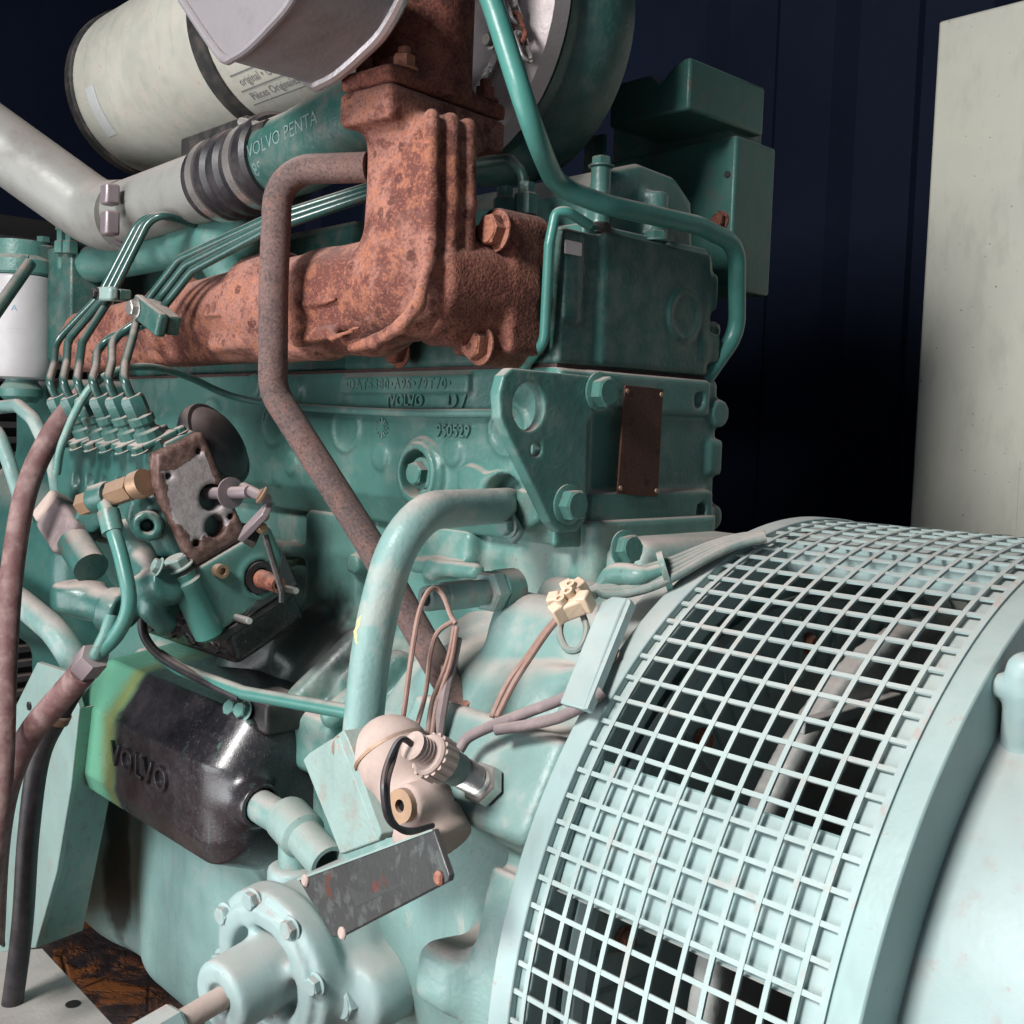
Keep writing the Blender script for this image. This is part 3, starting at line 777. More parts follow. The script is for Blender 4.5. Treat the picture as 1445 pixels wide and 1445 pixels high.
# rocker cover
c = Cast((-.32, .0, .155), (.01, .22, .245), .0028)
c.prism(0, [(.047, .16), (.052, .202), (.080, .226), (.115, .237), (.165, .234), (.191, .216), (.197, .16)], -.31, -.018, .010, .004)
c.cyl((-.012, .128, .16), (-.012, .128, .212), .011, k=.010)
c.cyl((-.016, .060, .16), (-.016, .060, .224), .0085, k=.004)
c.box((-.31, .03, .158), (-.004, .198, .172), .003, .004)
c.build('rocker_cover', 'teal', eng)
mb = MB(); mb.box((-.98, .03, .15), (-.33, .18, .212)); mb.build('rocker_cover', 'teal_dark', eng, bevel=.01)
bolt((-.016, .060, .222), (0, 0, 1), .0085, 'teal', eng)
q = AX(852, 318, -.004); bolt((-.008, q[1], .165), (0, 0, 1), .009, 'black', eng)
q = AX(926, 350, -.004); bolt((-.005, q[1], .168), (0, 0, 1), .0095, 'teal', eng)

# ------------------------------------------------------------------ lifting bracket
lb = empty('lifting_bracket', (.01, -.01, -.08), 'flat teal lifting bracket plate with a large eye, bolted to the block corner', 'bracket')
c = Cast((.0, -.085, -.105), (.028, .06, .07), .0016)
pts = [AX(p[0], p[1], .016)[1:] for p in ((722, 519), (836, 531), (842, 545), (838, 580), (828, 600), (826, 730), (815, 750), (790, 752), (776, 738), (718, 618), (706, 590), (704, 555), (710, 530))]
c.prism(0, pts, .005, .0165, .0015, 0)
a, b = AX(746, 574, .016), AX(757, 634, .016)
c.cyl((0, a[1], a[2]), (.03, a[1], a[2]), .0185, rd=.001, k=.001, sub=True, sq=(.92, 1.0), up=(0, 0, 1))
c.cyl((0, b[1], b[2]), (.03, b[1], b[2]), .0058, rd=.001, k=.001, sub=True)
c.build('plate', 'teal', lb)
a, b = AX(846, 553, .018), AX(802, 712, .018)
bolt((.0165, a[1], a[2]), (1, 0, 0), .0125, 'teal', lb); bolt((.0165, b[1], b[2]), (1, 0, 0), .0128, 'teal', lb)

# ------------------------------------------------------------------ nameplate on block end
npl = empty('nameplate', (.012, .1, -.05), 'tall narrow brown engraved nameplate riveted to the engine end face', 'nameplate')
P4 = [AX(p[0], p[1], .0145) for p in ((880, 543), (934, 549), (926, 701), (869, 697))]
mb = MB(); mb.prism(P4, (.002, 0, 0)); mb.build('plate', 'brown_plate', npl, bevel=.0005)
cen = sum(P4)/4
for p in P4:
    q = p+(cen-p)*.11; q[0] = .0165; mb = MB(); mb.lathe([(.0022, 0), (.002, .0008), (.001, .0014), (0, .0015)], q, (1, 0, 0), 10); mb.build('rivet', 'brass', npl)

# ------------------------------------------------------------------ sheet metal boxes behind the head
def boxes():
    a = AX(975, 80, -.05); b = AX(1080, 125, -.05); z0 = AX(975, 155, -.05)[2]; l = AY(862, 110, a[1])
    up = empty('sheet_metal_box', ((l[0]-.05)/2, (a[1]+b[1])/2, z0), 'upper dark teal sheet metal box with a V notch in its top edge', 'box')
    mb = MB(); n0 = AY(918, 98, a[1]); n1 = AY(931, 109, a[1]); n2 = AY(951, 92, a[1])
    poly = [(l[0], a[1], z0), (-.05, a[1], z0), (-.05, a[1], a[2]), (n2[0]+.012, a[1], a[2]), (n2[0], a[1], a[2]-.004), (n1[0], a[1], a[2]-.018), (n0[0], a[1], a[2]-.006), (l[0], a[1], a[2]-.006)]
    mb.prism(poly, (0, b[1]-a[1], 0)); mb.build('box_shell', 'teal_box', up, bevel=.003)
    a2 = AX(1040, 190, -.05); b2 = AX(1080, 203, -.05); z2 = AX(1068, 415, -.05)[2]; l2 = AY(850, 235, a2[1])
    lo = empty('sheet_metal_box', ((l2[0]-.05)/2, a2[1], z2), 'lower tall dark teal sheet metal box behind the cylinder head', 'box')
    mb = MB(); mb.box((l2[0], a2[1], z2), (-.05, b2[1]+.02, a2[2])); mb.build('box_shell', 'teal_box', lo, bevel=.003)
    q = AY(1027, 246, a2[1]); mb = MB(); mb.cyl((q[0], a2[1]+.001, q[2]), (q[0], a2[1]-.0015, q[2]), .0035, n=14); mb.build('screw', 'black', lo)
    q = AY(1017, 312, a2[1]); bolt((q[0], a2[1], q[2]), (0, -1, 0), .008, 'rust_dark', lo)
    mb = MB(); mb.box((-.22, a2[1]+.005, z2+.02), (-.062, b2[1]+.01, a[2]-.02)); mb.build('shade_sheet', 'teal_dark', lo)  # added dark sheet standing for the shade between the two boxes
    # bracket tab between
    t0 = AY(845, 190, .23); mb = MB(); mb.box((t0[0]-.02, .23, .12), (t0[0]+.006, .236, t0[2])); mb.build('bracket', 'teal_dark', lo)
boxes()

# ------------------------------------------------------------------ exhaust manifold
em = empty('exhaust_manifold', (-.3, -.05, .05), 'heavily rusted cast iron exhaust manifold with upright elbow, running along the engine', 'manifold')
c = Cast((-.82, -.185, .035), (.012, .03, .305), .003)
lg = [AY(118, 486, -.095), AY(240, 455, -.095), AY(380, 430, -.095), AY(470, 424, -.095), AY(530, 428, -.09)]
c.path(lg, [.030, .034, .038, .042, .044], .006)
c.box((lg[0][0], -.118, lg[0][2]-.031), (lg[3][0], -.075, lg[0][2]+.035), .012, .012)
for px in (250, 262): 
    q = AY(px, 453, -.095); c.cyl(q-V(.006, 0, 0), q+V(.006, 0, 0), .045 if px == 262 else .041, k=.003, rd=.003)
q = AY(388, 430, -.095); c.cyl(q-V(.02, 0, 0), q+V(.02, 0, 0), .047, k=.012, rd=.006)
for px, py in ((170, 470), (330, 440), (440, 420)):
    q = AY(px, py, -.09); c.cone(q, (q[0], .01, q[2]-.002), .026, .028, .012)
    c.box((q[0]-.045, -.012, q[2]-.033), (q[0]+.045, .003, q[2]+.033), .006, .008)
# elbow and riser
x0, x1 = -.106, -.027; xm = (x0+x1)/2
zb = AY(560, 420, -.12)[2]
c.box((x0, -.122, zb-.02), (x1, -.066, .236), .016, .012)
c.path([AY(470, 428, -.096), (xm-.006, -.094, .112)], [.0425, .0415], .010)
c.cone((xm-.004, -.094, .112), (xm+.002, -.094, .16), .0405, .036, .014)
# ribs sweeping down the corner and under the bend
for dy, r in ((-.114, .0062), (-.096, .0075), (-.079, .0070)):
    c.path([(x1, dy, .228), (x1+.002, dy, .17), (x1+.002, dy, .125)], r, .004)
c.path([(x1+.002, -.114, .125), AY(590, 430, -.128), AY(566, 460, -.132), AY(530, 482, -.130), AY(498, 489, -.126)], .0052, .005)
c.path([(x1+.002, -.096, .125), (x1-.002, -.10, .095), (x1-.02, -.10, .078)], .0065, .008)
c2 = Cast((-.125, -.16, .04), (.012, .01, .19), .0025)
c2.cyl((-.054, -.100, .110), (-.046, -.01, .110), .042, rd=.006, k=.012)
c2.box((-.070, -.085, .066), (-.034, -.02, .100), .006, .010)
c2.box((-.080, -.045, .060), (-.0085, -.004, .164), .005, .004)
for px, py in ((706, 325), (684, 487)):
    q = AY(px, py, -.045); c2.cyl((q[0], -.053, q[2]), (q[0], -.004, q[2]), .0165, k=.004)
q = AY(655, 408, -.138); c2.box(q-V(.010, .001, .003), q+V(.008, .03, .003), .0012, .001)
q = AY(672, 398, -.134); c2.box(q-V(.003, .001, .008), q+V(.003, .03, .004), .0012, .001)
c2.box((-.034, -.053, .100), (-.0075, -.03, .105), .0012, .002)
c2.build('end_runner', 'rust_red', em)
# parting-line lips along the log
for a, b in ((AY(405, 432, -.139), AY(470, 424, -.141)), (AY(290, 446, -.132), AY(350, 438, -.133)), (AY(150, 474, -.127), AY(235, 462, -.129)), (AY(470, 478, -.138), AY(506, 462, -.142))): c.cone(a, b, .0022, .0022, .003)
for a, b in ((AY(420, 480, -.13), AY(470, 470, -.135)), (AY(300, 488, -.12), AY(345, 484, -.125))): c.cone(a, b, .006, .005, .010)
# flange under the turbo (turned a little against the engine)
FZ = .252
NC, LC, RC = AZ(551, 112, FZ), AZ(478, 131, FZ), AZ(690, 176, FZ)
fx, fy = nrm(NC-LC), nrm(RC-NC); FW, FD = np.linalg.norm(NC-LC), np.linalg.norm(RC-NC)
fy = nrm(fy-fx*(fx@fy)); FM = frame(NC, tuple(fx), tuple(fy), (0, 0, 1))
c.box((-FW, 0, -.026), (0, FD, -.0005), .004, .004, mw=FM)
c.box((-FW*.86, FD*.14, -.036), (-FW*.06, FD*.82, -.015), .008, .010, mw=FM)
c.build('manifold_casting', 'rust', em)
for px, py in ((700, 326), (677, 487)):
    q = AY(px, py, -.056); bolt((q[0], -.0535, q[2]), (-.08, -1, .03), .0125, 'rust', em)
q = AY(520, 492, -.05); bolt((q[0], -.014, q[2]), (0, -1, 0), .012, 'rust_dark', em)

# turbine casing on top
tb = empty('turbine_housing', tuple((LC+RC)/2), 'dark brown rusty turbine inlet casing bolted on the manifold flange', 'turbine')
fc0 = NC-fx*FW*.5+fy*FD*.5
c = Cast((fc0[0]-.12, fc0[1]-.11, FZ-.004), (fc0[0]+.12, fc0[1]+.12, .52), .003)
c.box((-FW, 0, .0005), (0, FD, .0135), .003, .003, mw=FM)
a = AY(512, 50, fc0[1]); b = AY(668, 50, fc0[1]); tcx = (LC+RC)/2
c.cyl((tcx[0], tcx[1], FZ+.004), (tcx[0], tcx[1], .51), .043, .045, k=.006)
c.box((-FW*1.05, FD*.35, .012), (-FW*.6, FD*.8, .09), .01, .02, mw=FM)
c.build('casing', 'rust_dark', tb)
for u, v, mt in ((-.14, .16, 'rust'), (-.86, .16, 'rust'), (-.14, .86, 'rust_dark')):
    p = NC+fx*FW*u+fy*FD*v; bolt((p[0], p[1], FZ+.013), (0, 0, 1), .0085, mt, tb, 'stud_nut', STUD)
q = AY(525, 8, tcx[1]-.044); mb = MB(); mb.lathe([(.006, 0), (.006, .004), (.0075, .006), (.0075, .012)], q-V(0, .003, 0), (.25, 1, 0), 16); mb.build('plug', 'rust_dark', tb)

# ------------------------------------------------------------------ silver exhaust outlet
so = empty('exhaust_outlet', (-.2, -.1, .33), 'grey aluminium rounded exhaust outlet with beaded seams, hanging at the top', 'outlet')
F0 = [AY(p[0], p[1], -.23) for p in ((200, -90), (257, 0), (300, 64), (318, 84), (330, 80), (352, 66), (382, 36), (412, 0), (440, -60), (450, -120))]
ex = V(.0, AX(443, 123, F0[3][0])[1]+.23, .0)
mb = MB(); mb.prism([p for p in F0], ex); mb.build('shell', 'dull_alu', so, bevel=.003, angle=50)
mb = MB(); mb.tube(spline(F0[1:9], 5), .0035, 10); mb.build('seam_bead', 'dull_alu', so)
mb = MB(); mb.tube(spline([p+ex for p in F0[1:]], 5), .005, 10); mb.build('rim_bead', 'silver', so)

# ------------------------------------------------------------------ turbo compressor (silver disc + green volute)
tc = empty('turbocharger', (-.1, .05, .25), 'turbocharger with a silver round backplate and dark green compressor volute', 'turbocharger')
TY = .03; R = .135
e_ = AY(789, 20, TY); b_ = AY(700, 221, TY)
dc = V(e_[0]-R, TY, b_[2]+R*.99)
mb = MB(); mb.lathe([(.02, .03), (.07, .026), (.085, .014), (.10, .012), (R-.008, .010), (R, .004), (R, -.014), (R-.02, -.02)], dc, (0, -1, 0), 72); mb.build('backplate', 'cast_alu', tc)
mb = MB(); mb.lathe([(.098, .010), (.098, .017), (.092, .019), (.092, .010)], dc, (0, -1, 0), 64); mb.build('snap_ring', 'clamp', tc)
mb = MB()
mb.lathe([(R-.025, -.018), (R-.006, -.022), (R-.008, -.036), (R-.004, -.042), (R+.004, -.07), (R-.004, -.10), (R-.05, -.125)], dc, (0, -1, 0), 64); mb.build('volute', 'teal_dark', tc)
for t in range(9):
    a = R_(40*t+10); p = dc+V(.08*math.cos(a), -.016, .08*math.sin(a)); bolt(p, (0, -1, 0), .006, 'steel', tc)
# chain hanging in front of the backplate
ch = empty('chain', tuple(AY(740, 60, 0)), 'short rusty steel link chain hanging against the silver turbocharger disc', 'chain')
for k, (px, py) in enumerate(((716, -8), (724, 14), (730, 40), (738, 66))):
    p = AY(px, py, -.002); d = nrm(AY(740, 70, 0)-AY(714, -10, 0)); s_ = V(0, 1, 0) if k % 2 else nrm(np.cross(d, V(0, 1, 0)))
    L, W = .016, .006; ring = []
    for j in range(20):
        a = 2*math.pi*j/20; ring.append(p+d*(math.cos(a)*W+(L-W if math.cos(a) > 0 else -(L-W))*.75)+s_*math.sin(a)*W)
    mb = MB(); mb.tube(ring+[ring[0]], .0022, 8, caps=False); mb.build('link', 'steel' if k != 2 else 'rust_dark', ch)

# ------------------------------------------------------------------ air filter
af = empty('air_filter', (-.6, .02, .31), 'cream cylindrical air filter canister with a black strap round it', 'filter')
ca = V(-.752, .0, .408); RF = .100
mb = MB(); mb.lathe([(RF-.035, -.004), (RF-.012, .0), (RF-.002, .012), (RF, .03), (RF, .58)], ca, (1, 0, 0), 72); mb.build('canister', 'cream', af)
mb = MB(); mb.lathe([(RF-.006, -.006), (RF+.003, .006), (RF+.003, .02), (RF-.001, .022)], ca, (1, 0, 0), 72); mb.build('end_rim', 'black', af)
# strap, bracket, prints of the air filter
q = AY(262, 90, ca[1]-RF)[0]-ca[0]+.02
sx = AY(283, 150, -.098)[0]
mb = MB(); mb.lathe([(RF, -.013), (RF+.003, -.013), (RF+.003, .013), (RF, .013)], (sx-.01, ca[1], ca[2]), (1, 0, 0), 72); mb.build('strap', 'black', af)
p = AY(300, 205, -.085); mb = MB(); mb.box(p-V(.03, .02, .012), p+V(.10, .05, .008)); mb.build('strap_bracket', 'black', af, bevel=.003)
mb = MB(); mb.tube(YP((340, 172, -.115), (375, 180, -.11), (402, 178, -.11)), .004, 8); mb.build('strap_screw', 'steel', af)
p = AY(372, 182, -.11); mb = MB(); mb.cyl(p-V(.012, 0, 0), p+V(.01, 0, 0), .007, n=12); mb.build('screw_sleeve', 'black', af)
tx = AY(318, 140, ca[1]-RF*.85)[0]-ca[0]
for i, (ln, an) in enumerate((('original \u2022 Genuine Parts \u2022 Original-Ersatzteile', 226), ('Pi\u00e8ces Originales \u2022 Piezas Originales', 236))):
    wrap_text(ln, .0125, ca, (1, 0, 0), RF, R_(an), tx, 'ink', af)
for an in (221, 231, 241):
    mb = MB(); pts = []
    for s_ in (-.0007, .0007):
        for xx in (tx-.008, tx+.24): 
            a = R_(an)+s_/RF; pts.append(ca+V(xx, (RF+.0005)*math.cos(a), (RF+.0005)*math.sin(a)))
    mb.add([pts[0], pts[1], pts[3], pts[2]], [(0, 1, 2, 3), (3, 2, 1, 0)][:1]); mb.build('printed_line', 'ink', af)
mb = MB(); vs = []; fs = []
for i in range(9):
    a = R_(193+i*4.2)
    for xx in (.055, .078): vs.append(ca+V(xx, (RF+.0004)*math.cos(a), (RF+.0004)*math.sin(a)))
for i in range(8): fs.append((2*i, 2*i+1, 2*i+3, 2*i+2))
mb.add(vs, fs); mb.build('faded_print', 'ink_faded', af)

# ------------------------------------------------------------------ air intake pipes
ip = empty('intake_pipe', tuple(AY(160, 300, -.07)), 'dull silver air intake pipe, bent at a clamp, under the cream air filter', 'pipe')
A0, A1, A2, A3 = AY(-110, 125, -.24), AY(140, 305, -.09), AY(180, 305, -.085), AY(312, 256, -.085)
rp = .042
mb = MB(); mb.tube(fillet([A0, A1, A2+V(.0, 0, 0)], .06), .040, 28, radii=None); mb.build('inlet_pipe', 'alu_pipe', ip)
mb = MB(); mb.tube([A2-V(.01, 0, -.004), A3], .0345, 32); mb.build('outlet_pipe', 'alu_pipe', ip)
q = AY(152, 292, -.135); mb = MB(); mb.box(q-V(.008, .006, .03), q+V(.010, .010, -.004)); mb.box(q-V(.008, .006, -.002), q+V(.010, .010, .024)); mb.build('clamp_block', 'lever', ip, bevel=.003)
mb = MB(); mb.lathe([(.0350, 0), (.0370, 0), (.0370, .012), (.0350, .012)], AY(172, 306, -.085), A3-A2, 36); mb.build('clamp_band', 'lever', ip)
hs = empty('rubber_hose_coupling', tuple(AY(340, 260, -.085)), 'black ribbed rubber hose coupling with two bright steel hose clamps', 'hose')
d = nrm(A3-A2); h0 = A3-d*.012; pr = []
Lh = np.linalg.norm(AY(398, 222, -.085)-h0)
for t, r in ((0, .041), (.02, .043), (.30, .043), (.32, .045), (.36, .046), (.40, .042), (.44, .042), (.48, .046), (.56, .046), (.60, .042), (.64, .043), (.85, .043), (.87, .048), (.97, .048), (1., .044)): pr.append((r*.90, t*Lh))
mb = MB(); mb.lathe(pr, h0, d, 40); mb.build('hose', 'rubber', hs)
for t in (.12, .70):
    mb = MB(); mb.lathe([(.0390, 0), (.0410, 0), (.0410, .012), (.0390, .012)], h0+d*t*Lh, d, 40); mb.build('clamp_ring', 'clamp', hs)
tp = empty('charge_air_pipe', tuple(AY(440, 210, -.085)), 'dark teal charge air pipe with printed part number behind the rusty elbow', 'pipe')
T0 = h0+d*Lh*.9; T1 = T0+d*.20+V(0, 0, .012)
mb = MB(); mb.tube([T0, T0+d*.05, T1], .036, 36); mb.build('pipe', 'teal_dark', tp)
dd = nrm(T1-T0); bx, by, bz = basis(dd)
wrap_text('VOLVO PENTA', .017, T0, dd, .0362, R_(184), .012, 'ink_white', tp)
wrap_text('880 183 3', .017, T0, dd, .0362, R_(211), .014, 'ink_white', tp)

# ------------------------------------------------------------------ coolant rail behind the injector lines
cr = empty('coolant_rail', tuple(AY(220, 350, -.05)), 'dusty teal coolant pipe along the head with short outlet elbows', 'pipe')
c = Cast(AY(100, 380, -.05)-V(.05, .06, .08), AY(350, 330, -.05)+V(.06, .06, .08), .0035)
a, b = AY(118, 375, -.05), AY(345, 330, -.05)
c.cone(a, b, .024, .022, .01); c.cyl(a-V(.012, 0, 0), a+V(.004, 0, 0), .031, k=.004)
m_ = a+(b-a)*.80; c.cone(m_-V(.03, 0, 0), m_+V(.03, 0, 0), .028, .03, .012); c.cone(m_+V(.03, .0, 0), m_+V(.05, .01, -.06), .026, .024, .02)
m2 = a+(b-a)*.28; c.cyl(m2, m2+V(0, 0, .04), .014, k=.006); c.cyl(m2+V(0, 0, .034), m2+V(0, 0, .045), .019, k=.003)
c.build('pipe_casting', 'teal', cr)
bolt(m_+V(-.012, -.0, .028), (0, -.3, 1), .008, 'teal', cr)

# ------------------------------------------------------------------ fuel filter
ff = empty('fuel_filter', tuple(AY(25, 545, -.10)), 'white spin-on fuel filter can with faint blue print under a teal head', 'filter')
fc = AY(30, 470, -.10); zt, zb2 = AY(30, 392, -.10)[2], AY(30, 536, -.10)[2]; rf = px2m(fc, 47)
H = zt-zb2
mb = MB(); mb.lathe([(rf*.4, 0), (rf*.85, .003), (rf*.97, .014), (rf*.985, .03), (rf*.985, .032), (rf, .036), (rf, H-.008), (rf*.99, H-.002), (rf*.95, H)], (fc[0], fc[1], zb2), (0, 0, 1), 48); mb.build('can', 'white', ff)
mb = MB(); mb.lathe([(rf*.42, -.03), (rf*.6, -.022), (rf*.62, -.012), (rf*.45, -.002), (rf*.45, .002)], (fc[0], fc[1], zb2), (0, 0, 1), 32); mb.build('drain_bowl', 'teal', ff)
mb = MB(); mb.lathe([(rf*.98, .001), (rf*1.05, .004), (rf*1.05, .02), (rf*.9, .026), (rf*.9, .045)], (fc[0], fc[1], zt), (0, 0, 1), 40); mb.build('filter_head', 'teal', ff)
def vwrap(s, size, ang, z, material):
    c_ = bpy.data.curves.new('t', 'FONT'); c_.body = s; c_.size = size; c_.align_y = 'CENTER'; c_.resolution_u = 2
    t = bpy.data.objects.new('t', c_); COL.objects.link(t); dg = bpy.context.evaluated_depsgraph_get()
    me = bpy.data.meshes.new_from_object(t.evaluated_get(dg)); bpy.data.objects.remove(t); bpy.data.curves.remove(c_); me.materials.clear()
    for v in me.vertices:
        a = R_(ang)+v.co.x/rf; v.co = (fc[0]+(rf+.0004)*math.cos(a), fc[1]+(rf+.0004)*math.sin(a), z+v.co.y)
    me.update(); link('lettering', me, material, ff)
za = AY(40, 440, -.14)[2]
vwrap('G', .011, 318, zt-.030, 'ink_blue'); vwrap('A', .011, 325, zt-.044, 'ink_blue')
for k in range(6): vwrap('\u2014\u2014', .006, 280, zt-.038-.0065*k, 'ink_blue')
for k in range(2): vwrap('\u2014\u2014\u2014\u2014', .005, 322, zt-.07-.005*k, 'ink_faded')
hb = empty('filter_bracket', tuple(AY(95, 430, -.06)), 'dark green bracket block holding the white fuel filter at the left edge', 'bracket')
a, b = AY(42, 350, -.085), AY(112, 510, -.06)
mb = MB(); mb.box((a[0]+.03, -.08, b[2]), (b[0]+.02, -.02, a[2]-.005)); mb.box((a[0]-.12, -.10, a[2]-.03), (a[0]+.05, -.05, a[2])); mb.build('block', 'teal_dark', hb, bevel=.004)
for px, py in ((88, 335), (100, 335), (8, 372), (30, 368), (62, 352)):
    q = AY(px, py, -.08); mb = MB(); mb.lathe([(.010, -.02), (.010, -.006), (.007, -.004), (.007, .008), (.009, .009), (.009, .016)], q, (0, 0, 1), 6); mb.build('fitting', 'teal', hb)
bolt(AY(38, 372, -.13), (-.4, -1, .3), .009, 'teal', hb)
mb = MB(); mb.tube(YP((-30, 475, -.22), (42, 372, -.14)), .0075, 14); mb.build('fuel_pipe', 'teal_dark', hb)

# ------------------------------------------------------------------ high pressure injector lines
IPX = -.285                      # pump end plate plane
th = R_(26); ey = V(0, math.cos(th), math.sin(th)); ez = V(0, -math.sin(th), math.cos(th)); ex_ = V(1, 0, 0)
po = AX(200, 649, IPX)
def L(x, y, z): return po+ex_*x+ey*y+ez*z
PITCHP = .034
M['pump_plate'] = pump_plate(po, ey, ez)
def hold(k): return L(-.022-PITCHP*k, .024, .0)
tops = [hold(k)+ez*.052 for k in range(6)]
mid = [((205, 437), (190, 496), (176, 515)), ((192, 448), (160, 500), (158, 512)), ((188, 452), (140, 505), (135, 520)),
       ((148, 420), (116, 495), (112, 515)), ((142, 420), (96, 492), (94, 512)), ((136, 420), (78, 495), (76, 515))]
upA = [(238, 430), (250, 405), (300, 365), (380, 318), (470, 285), (540, 270)]
upB = [(165, 385), (205, 310), (230, 303), (262, 312), (300, 330)]
for k in range(6):
    t = tops[k]; m3 = mid[k]
    if k < 3:
        o = (k-1)*9
        route = [AY(m3[2][0], m3[2][1], t[1]+.01), AY(m3[1][0]-2, m3[1][1]-22, -.19), AY(205+o*1.0, 447+o*.8, -.165), AY(262+o, 374+o*.9, -.15), AY(375, 318+o*.9, -.13), AY(545, 262+o*.7, -.06)]
    else:
        o = (k-4)*7
        route = [AY(m3[2][0], m3[2][1], t[1]+.01), AY(m3[1][0], m3[1][1]-12, -.20), AY(148-o, 420-o*.3, -.165), AY(203-o, 312, -.13), AY(228-o*.4, 302, -.12), AY(300, 325, -.06)]
    ln = empty('injector_line', tuple(t), ('injection line from the pump outlet %s in the row' % ('nearest the silver plate', 'second from the silver plate', 'third from the silver plate', 'fourth from the silver plate', 'fifth from the silver plate', 'farthest from the silver plate')[k]), 'fuel pipe', 'six steel fuel injection lines')
    mb = MB(); mb.tube(fillet([t-ez*.005, t+ez*.012]+route, .02, 6), .0040, 12); mb.build('tube', 'line_green', ln)
for nm, (px, py), yy, lab, mt, dirx in (('line_clamp', (213, 446), -.176, 'dark teal two-bolt clamp gripping the three nearer injection lines', 'teal_dark', (1, 0, -.42)), ('line_clamp', (152, 415), -.176, 'small dusty clamp gripping the three farther injection lines', 'mintgrey', (1, 0, -.05))):
    p = AY(px, py, yy); lc_ = empty(nm, tuple(p), lab, 'clamp', 'injection line clamps')
    x, y = nrm(dirx), V(0, -1, 0); z = np.cross(x, y)
    s_ = 1. if px > 200 else .62
    mb = MB(); mb.box((-.030*s_, -.004, -.011*s_), (.028*s_, .006, .011*s_), mw=frame(p, x, y, z)); mb.build('plate', mt, lc_, bevel=.003)
    mb = MB(); mb.box((-.027*s_, -.018, -.009*s_), (.025*s_, -.005, .009*s_), mw=frame(p, x, y, z)); mb.build('back_plate', 'teal_dark', lc_, bevel=.002)
    bolt(p-x*.019*s_-V(0, .006, 0), (0, -1, 0), .0065*s_+.001, 'steel' if s_ == 1 else 'black', lc_)

# ------------------------------------------------------------------ injection pump
fp = empty('injection_pump', tuple(L(-.1, .03, -.17)), 'inline fuel injection pump, tilted, with corroded silver end plate and six outlets', 'pump')
PF = frame(po, tuple(ex_), tuple(ey), tuple(ez))
c = Cast(L(-.27, -.02, -.2)-V(.01, .05, .03), L(.03, .10, .03)+V(.01, .07, .06), .003)
c.box((-.25, .002, -.10), (-.008, .055, .0), .004, .004, mw=PF)
c.box((-.255, -.006, -.006), (-.004, .058, .003), .002, .003, mw=PF)
c.box((-.235, .004, -.165), (-.02, .07, -.09), .006, .008, mw=PF)
for k in range(7):
    q = L(-.012-PITCHP*k, .0, -.01); c.cone(q, q-ez*.085, .006, .006, .008)
for k in range(6):
    q = L(-.029-PITCHP*k, .005, -.034); c.cone(q, q-ez*.002, .010, .010, .006, True)
c.build('body', 'teal_shaded', fp)
# end plate and governor housing
c = Cast(L(-.03, -.02, -.2)-V(.01, .06, .03), L(.03, .11, .02)+V(.01, .05, .06), .0022)
c.box((-.012, .0, -.107), (.006, .060, .0), .003, .002, mw=PF)
for y_, z_, r_ in ((.043, -.058, .0125), (.035, -.083, .0105), (.014, -.022, .003), (.049, -.015, .0028), (.012, -.088, .0035), (.052, -.082, .003)):
    c.cyl(L(-.005, y_, z_), L(.02, y_, z_), r_, rd=.0005, k=.0008, sub=True)
    if r_ > .01: c.cyl(L(-.03, y_, z_), L(.02, y_, z_), r_*.9, rd=.0005, k=.0, sub=True)
c.build('end_plate', 'pump_plate', fp)
mb = MB(); mb.box((-.016, .028, -.1), (-.0125, .056, -.04), mw=PF); mb.build('bore', 'void', fp)
c = Cast(L(-.06, -.02, -.2)-V(.01, .06, .03), L(.03, .13, -.08)+V(.01, .05, .06), .0025)
c.box((-.05, -.002, -.172), (.008, .084, -.108), .004, .004, mw=PF)
c.cyl(L(-.01, .052, -.146), L(.011, .052, -.146), .021, k=.003, rd=.002)
c.cyl(L(.000, .052, -.146), L(.03, .052, -.146), .0155, k=.001, rd=.001, sub=True)
c.cone(L(.0, -.012, -.115), L(.0, -.012, -.165), .0125, .0125, .006)
c.build('governor_housing', 'teal', fp)
mb = MB(); mb.prism([L(.0084, .02, -.172), L(.0084, .084, -.172), L(.0084, .084, -.135), L(.0084, .055, -.112), L(.0084, .076, -.108), L(.0084, .0835, -.109)][:3]+[L(.0084, .074, -.15)], (.0012, 0, 0)); mb.build('bare_metal_patch', 'dark_plate', fp)
mb = MB(); mb.lathe([(.0088, 0), (.0088, .022), (.0075, .026), (.0075, .04), (.004, .04), (.004, .03), (0, .03)], L(.0, .052, -.146), ex_-.1*ez, 20); mb.build('drive_stub', 'rust', fp)
mb = MB(); mb.lathe([(.015, .0085), (.015, .0125), (.0095, .0125), (.0095, .0085)], L(0, .052, -.146), ex_, 28); mb.build('seal', 'rubber', fp)
for y_, z_ in ((.016, -.168), (.070, -.168)):
    mb = MB(); mb.lathe([(.0035, 0), (.0035, .024), (.0028, .026)], L(.006, y_, z_), ex_, 12); mb.build('stud', 'steel', fp)
mb = MB(); mb.lathe([(.006, 0), (.0065, .002), (.0065, .010), (.0035, .010), (.0035, .006), (0, .006)], L(.008, .018, -.119), ex_, 20); mb.build('socket_screw', 'brass', fp)
mb = MB(); mb.box((-.06, -.01, -.182), (.008, .088, -.1735), mw=PF); mb.build('base_plate', 'black', fp, bevel=.002)
# priming cylinder
pc0, pc1 = L(.004, -.012, -.10), L(.004, -.012, -.165)
mb = MB(); mb.lathe([(.009, -.004), (.0135, 0), (.0135, .05), (.0145, .052), (.0145, .056), (.012, .058), (.012, .064)], pc1-ez*.004, ez, 24); mb.build('priming_cylinder', 'teal_pipe', fp)
bolt(pc0+ez*.0, ez, .0105, 'mintgrey', fp, 'cap_nut')
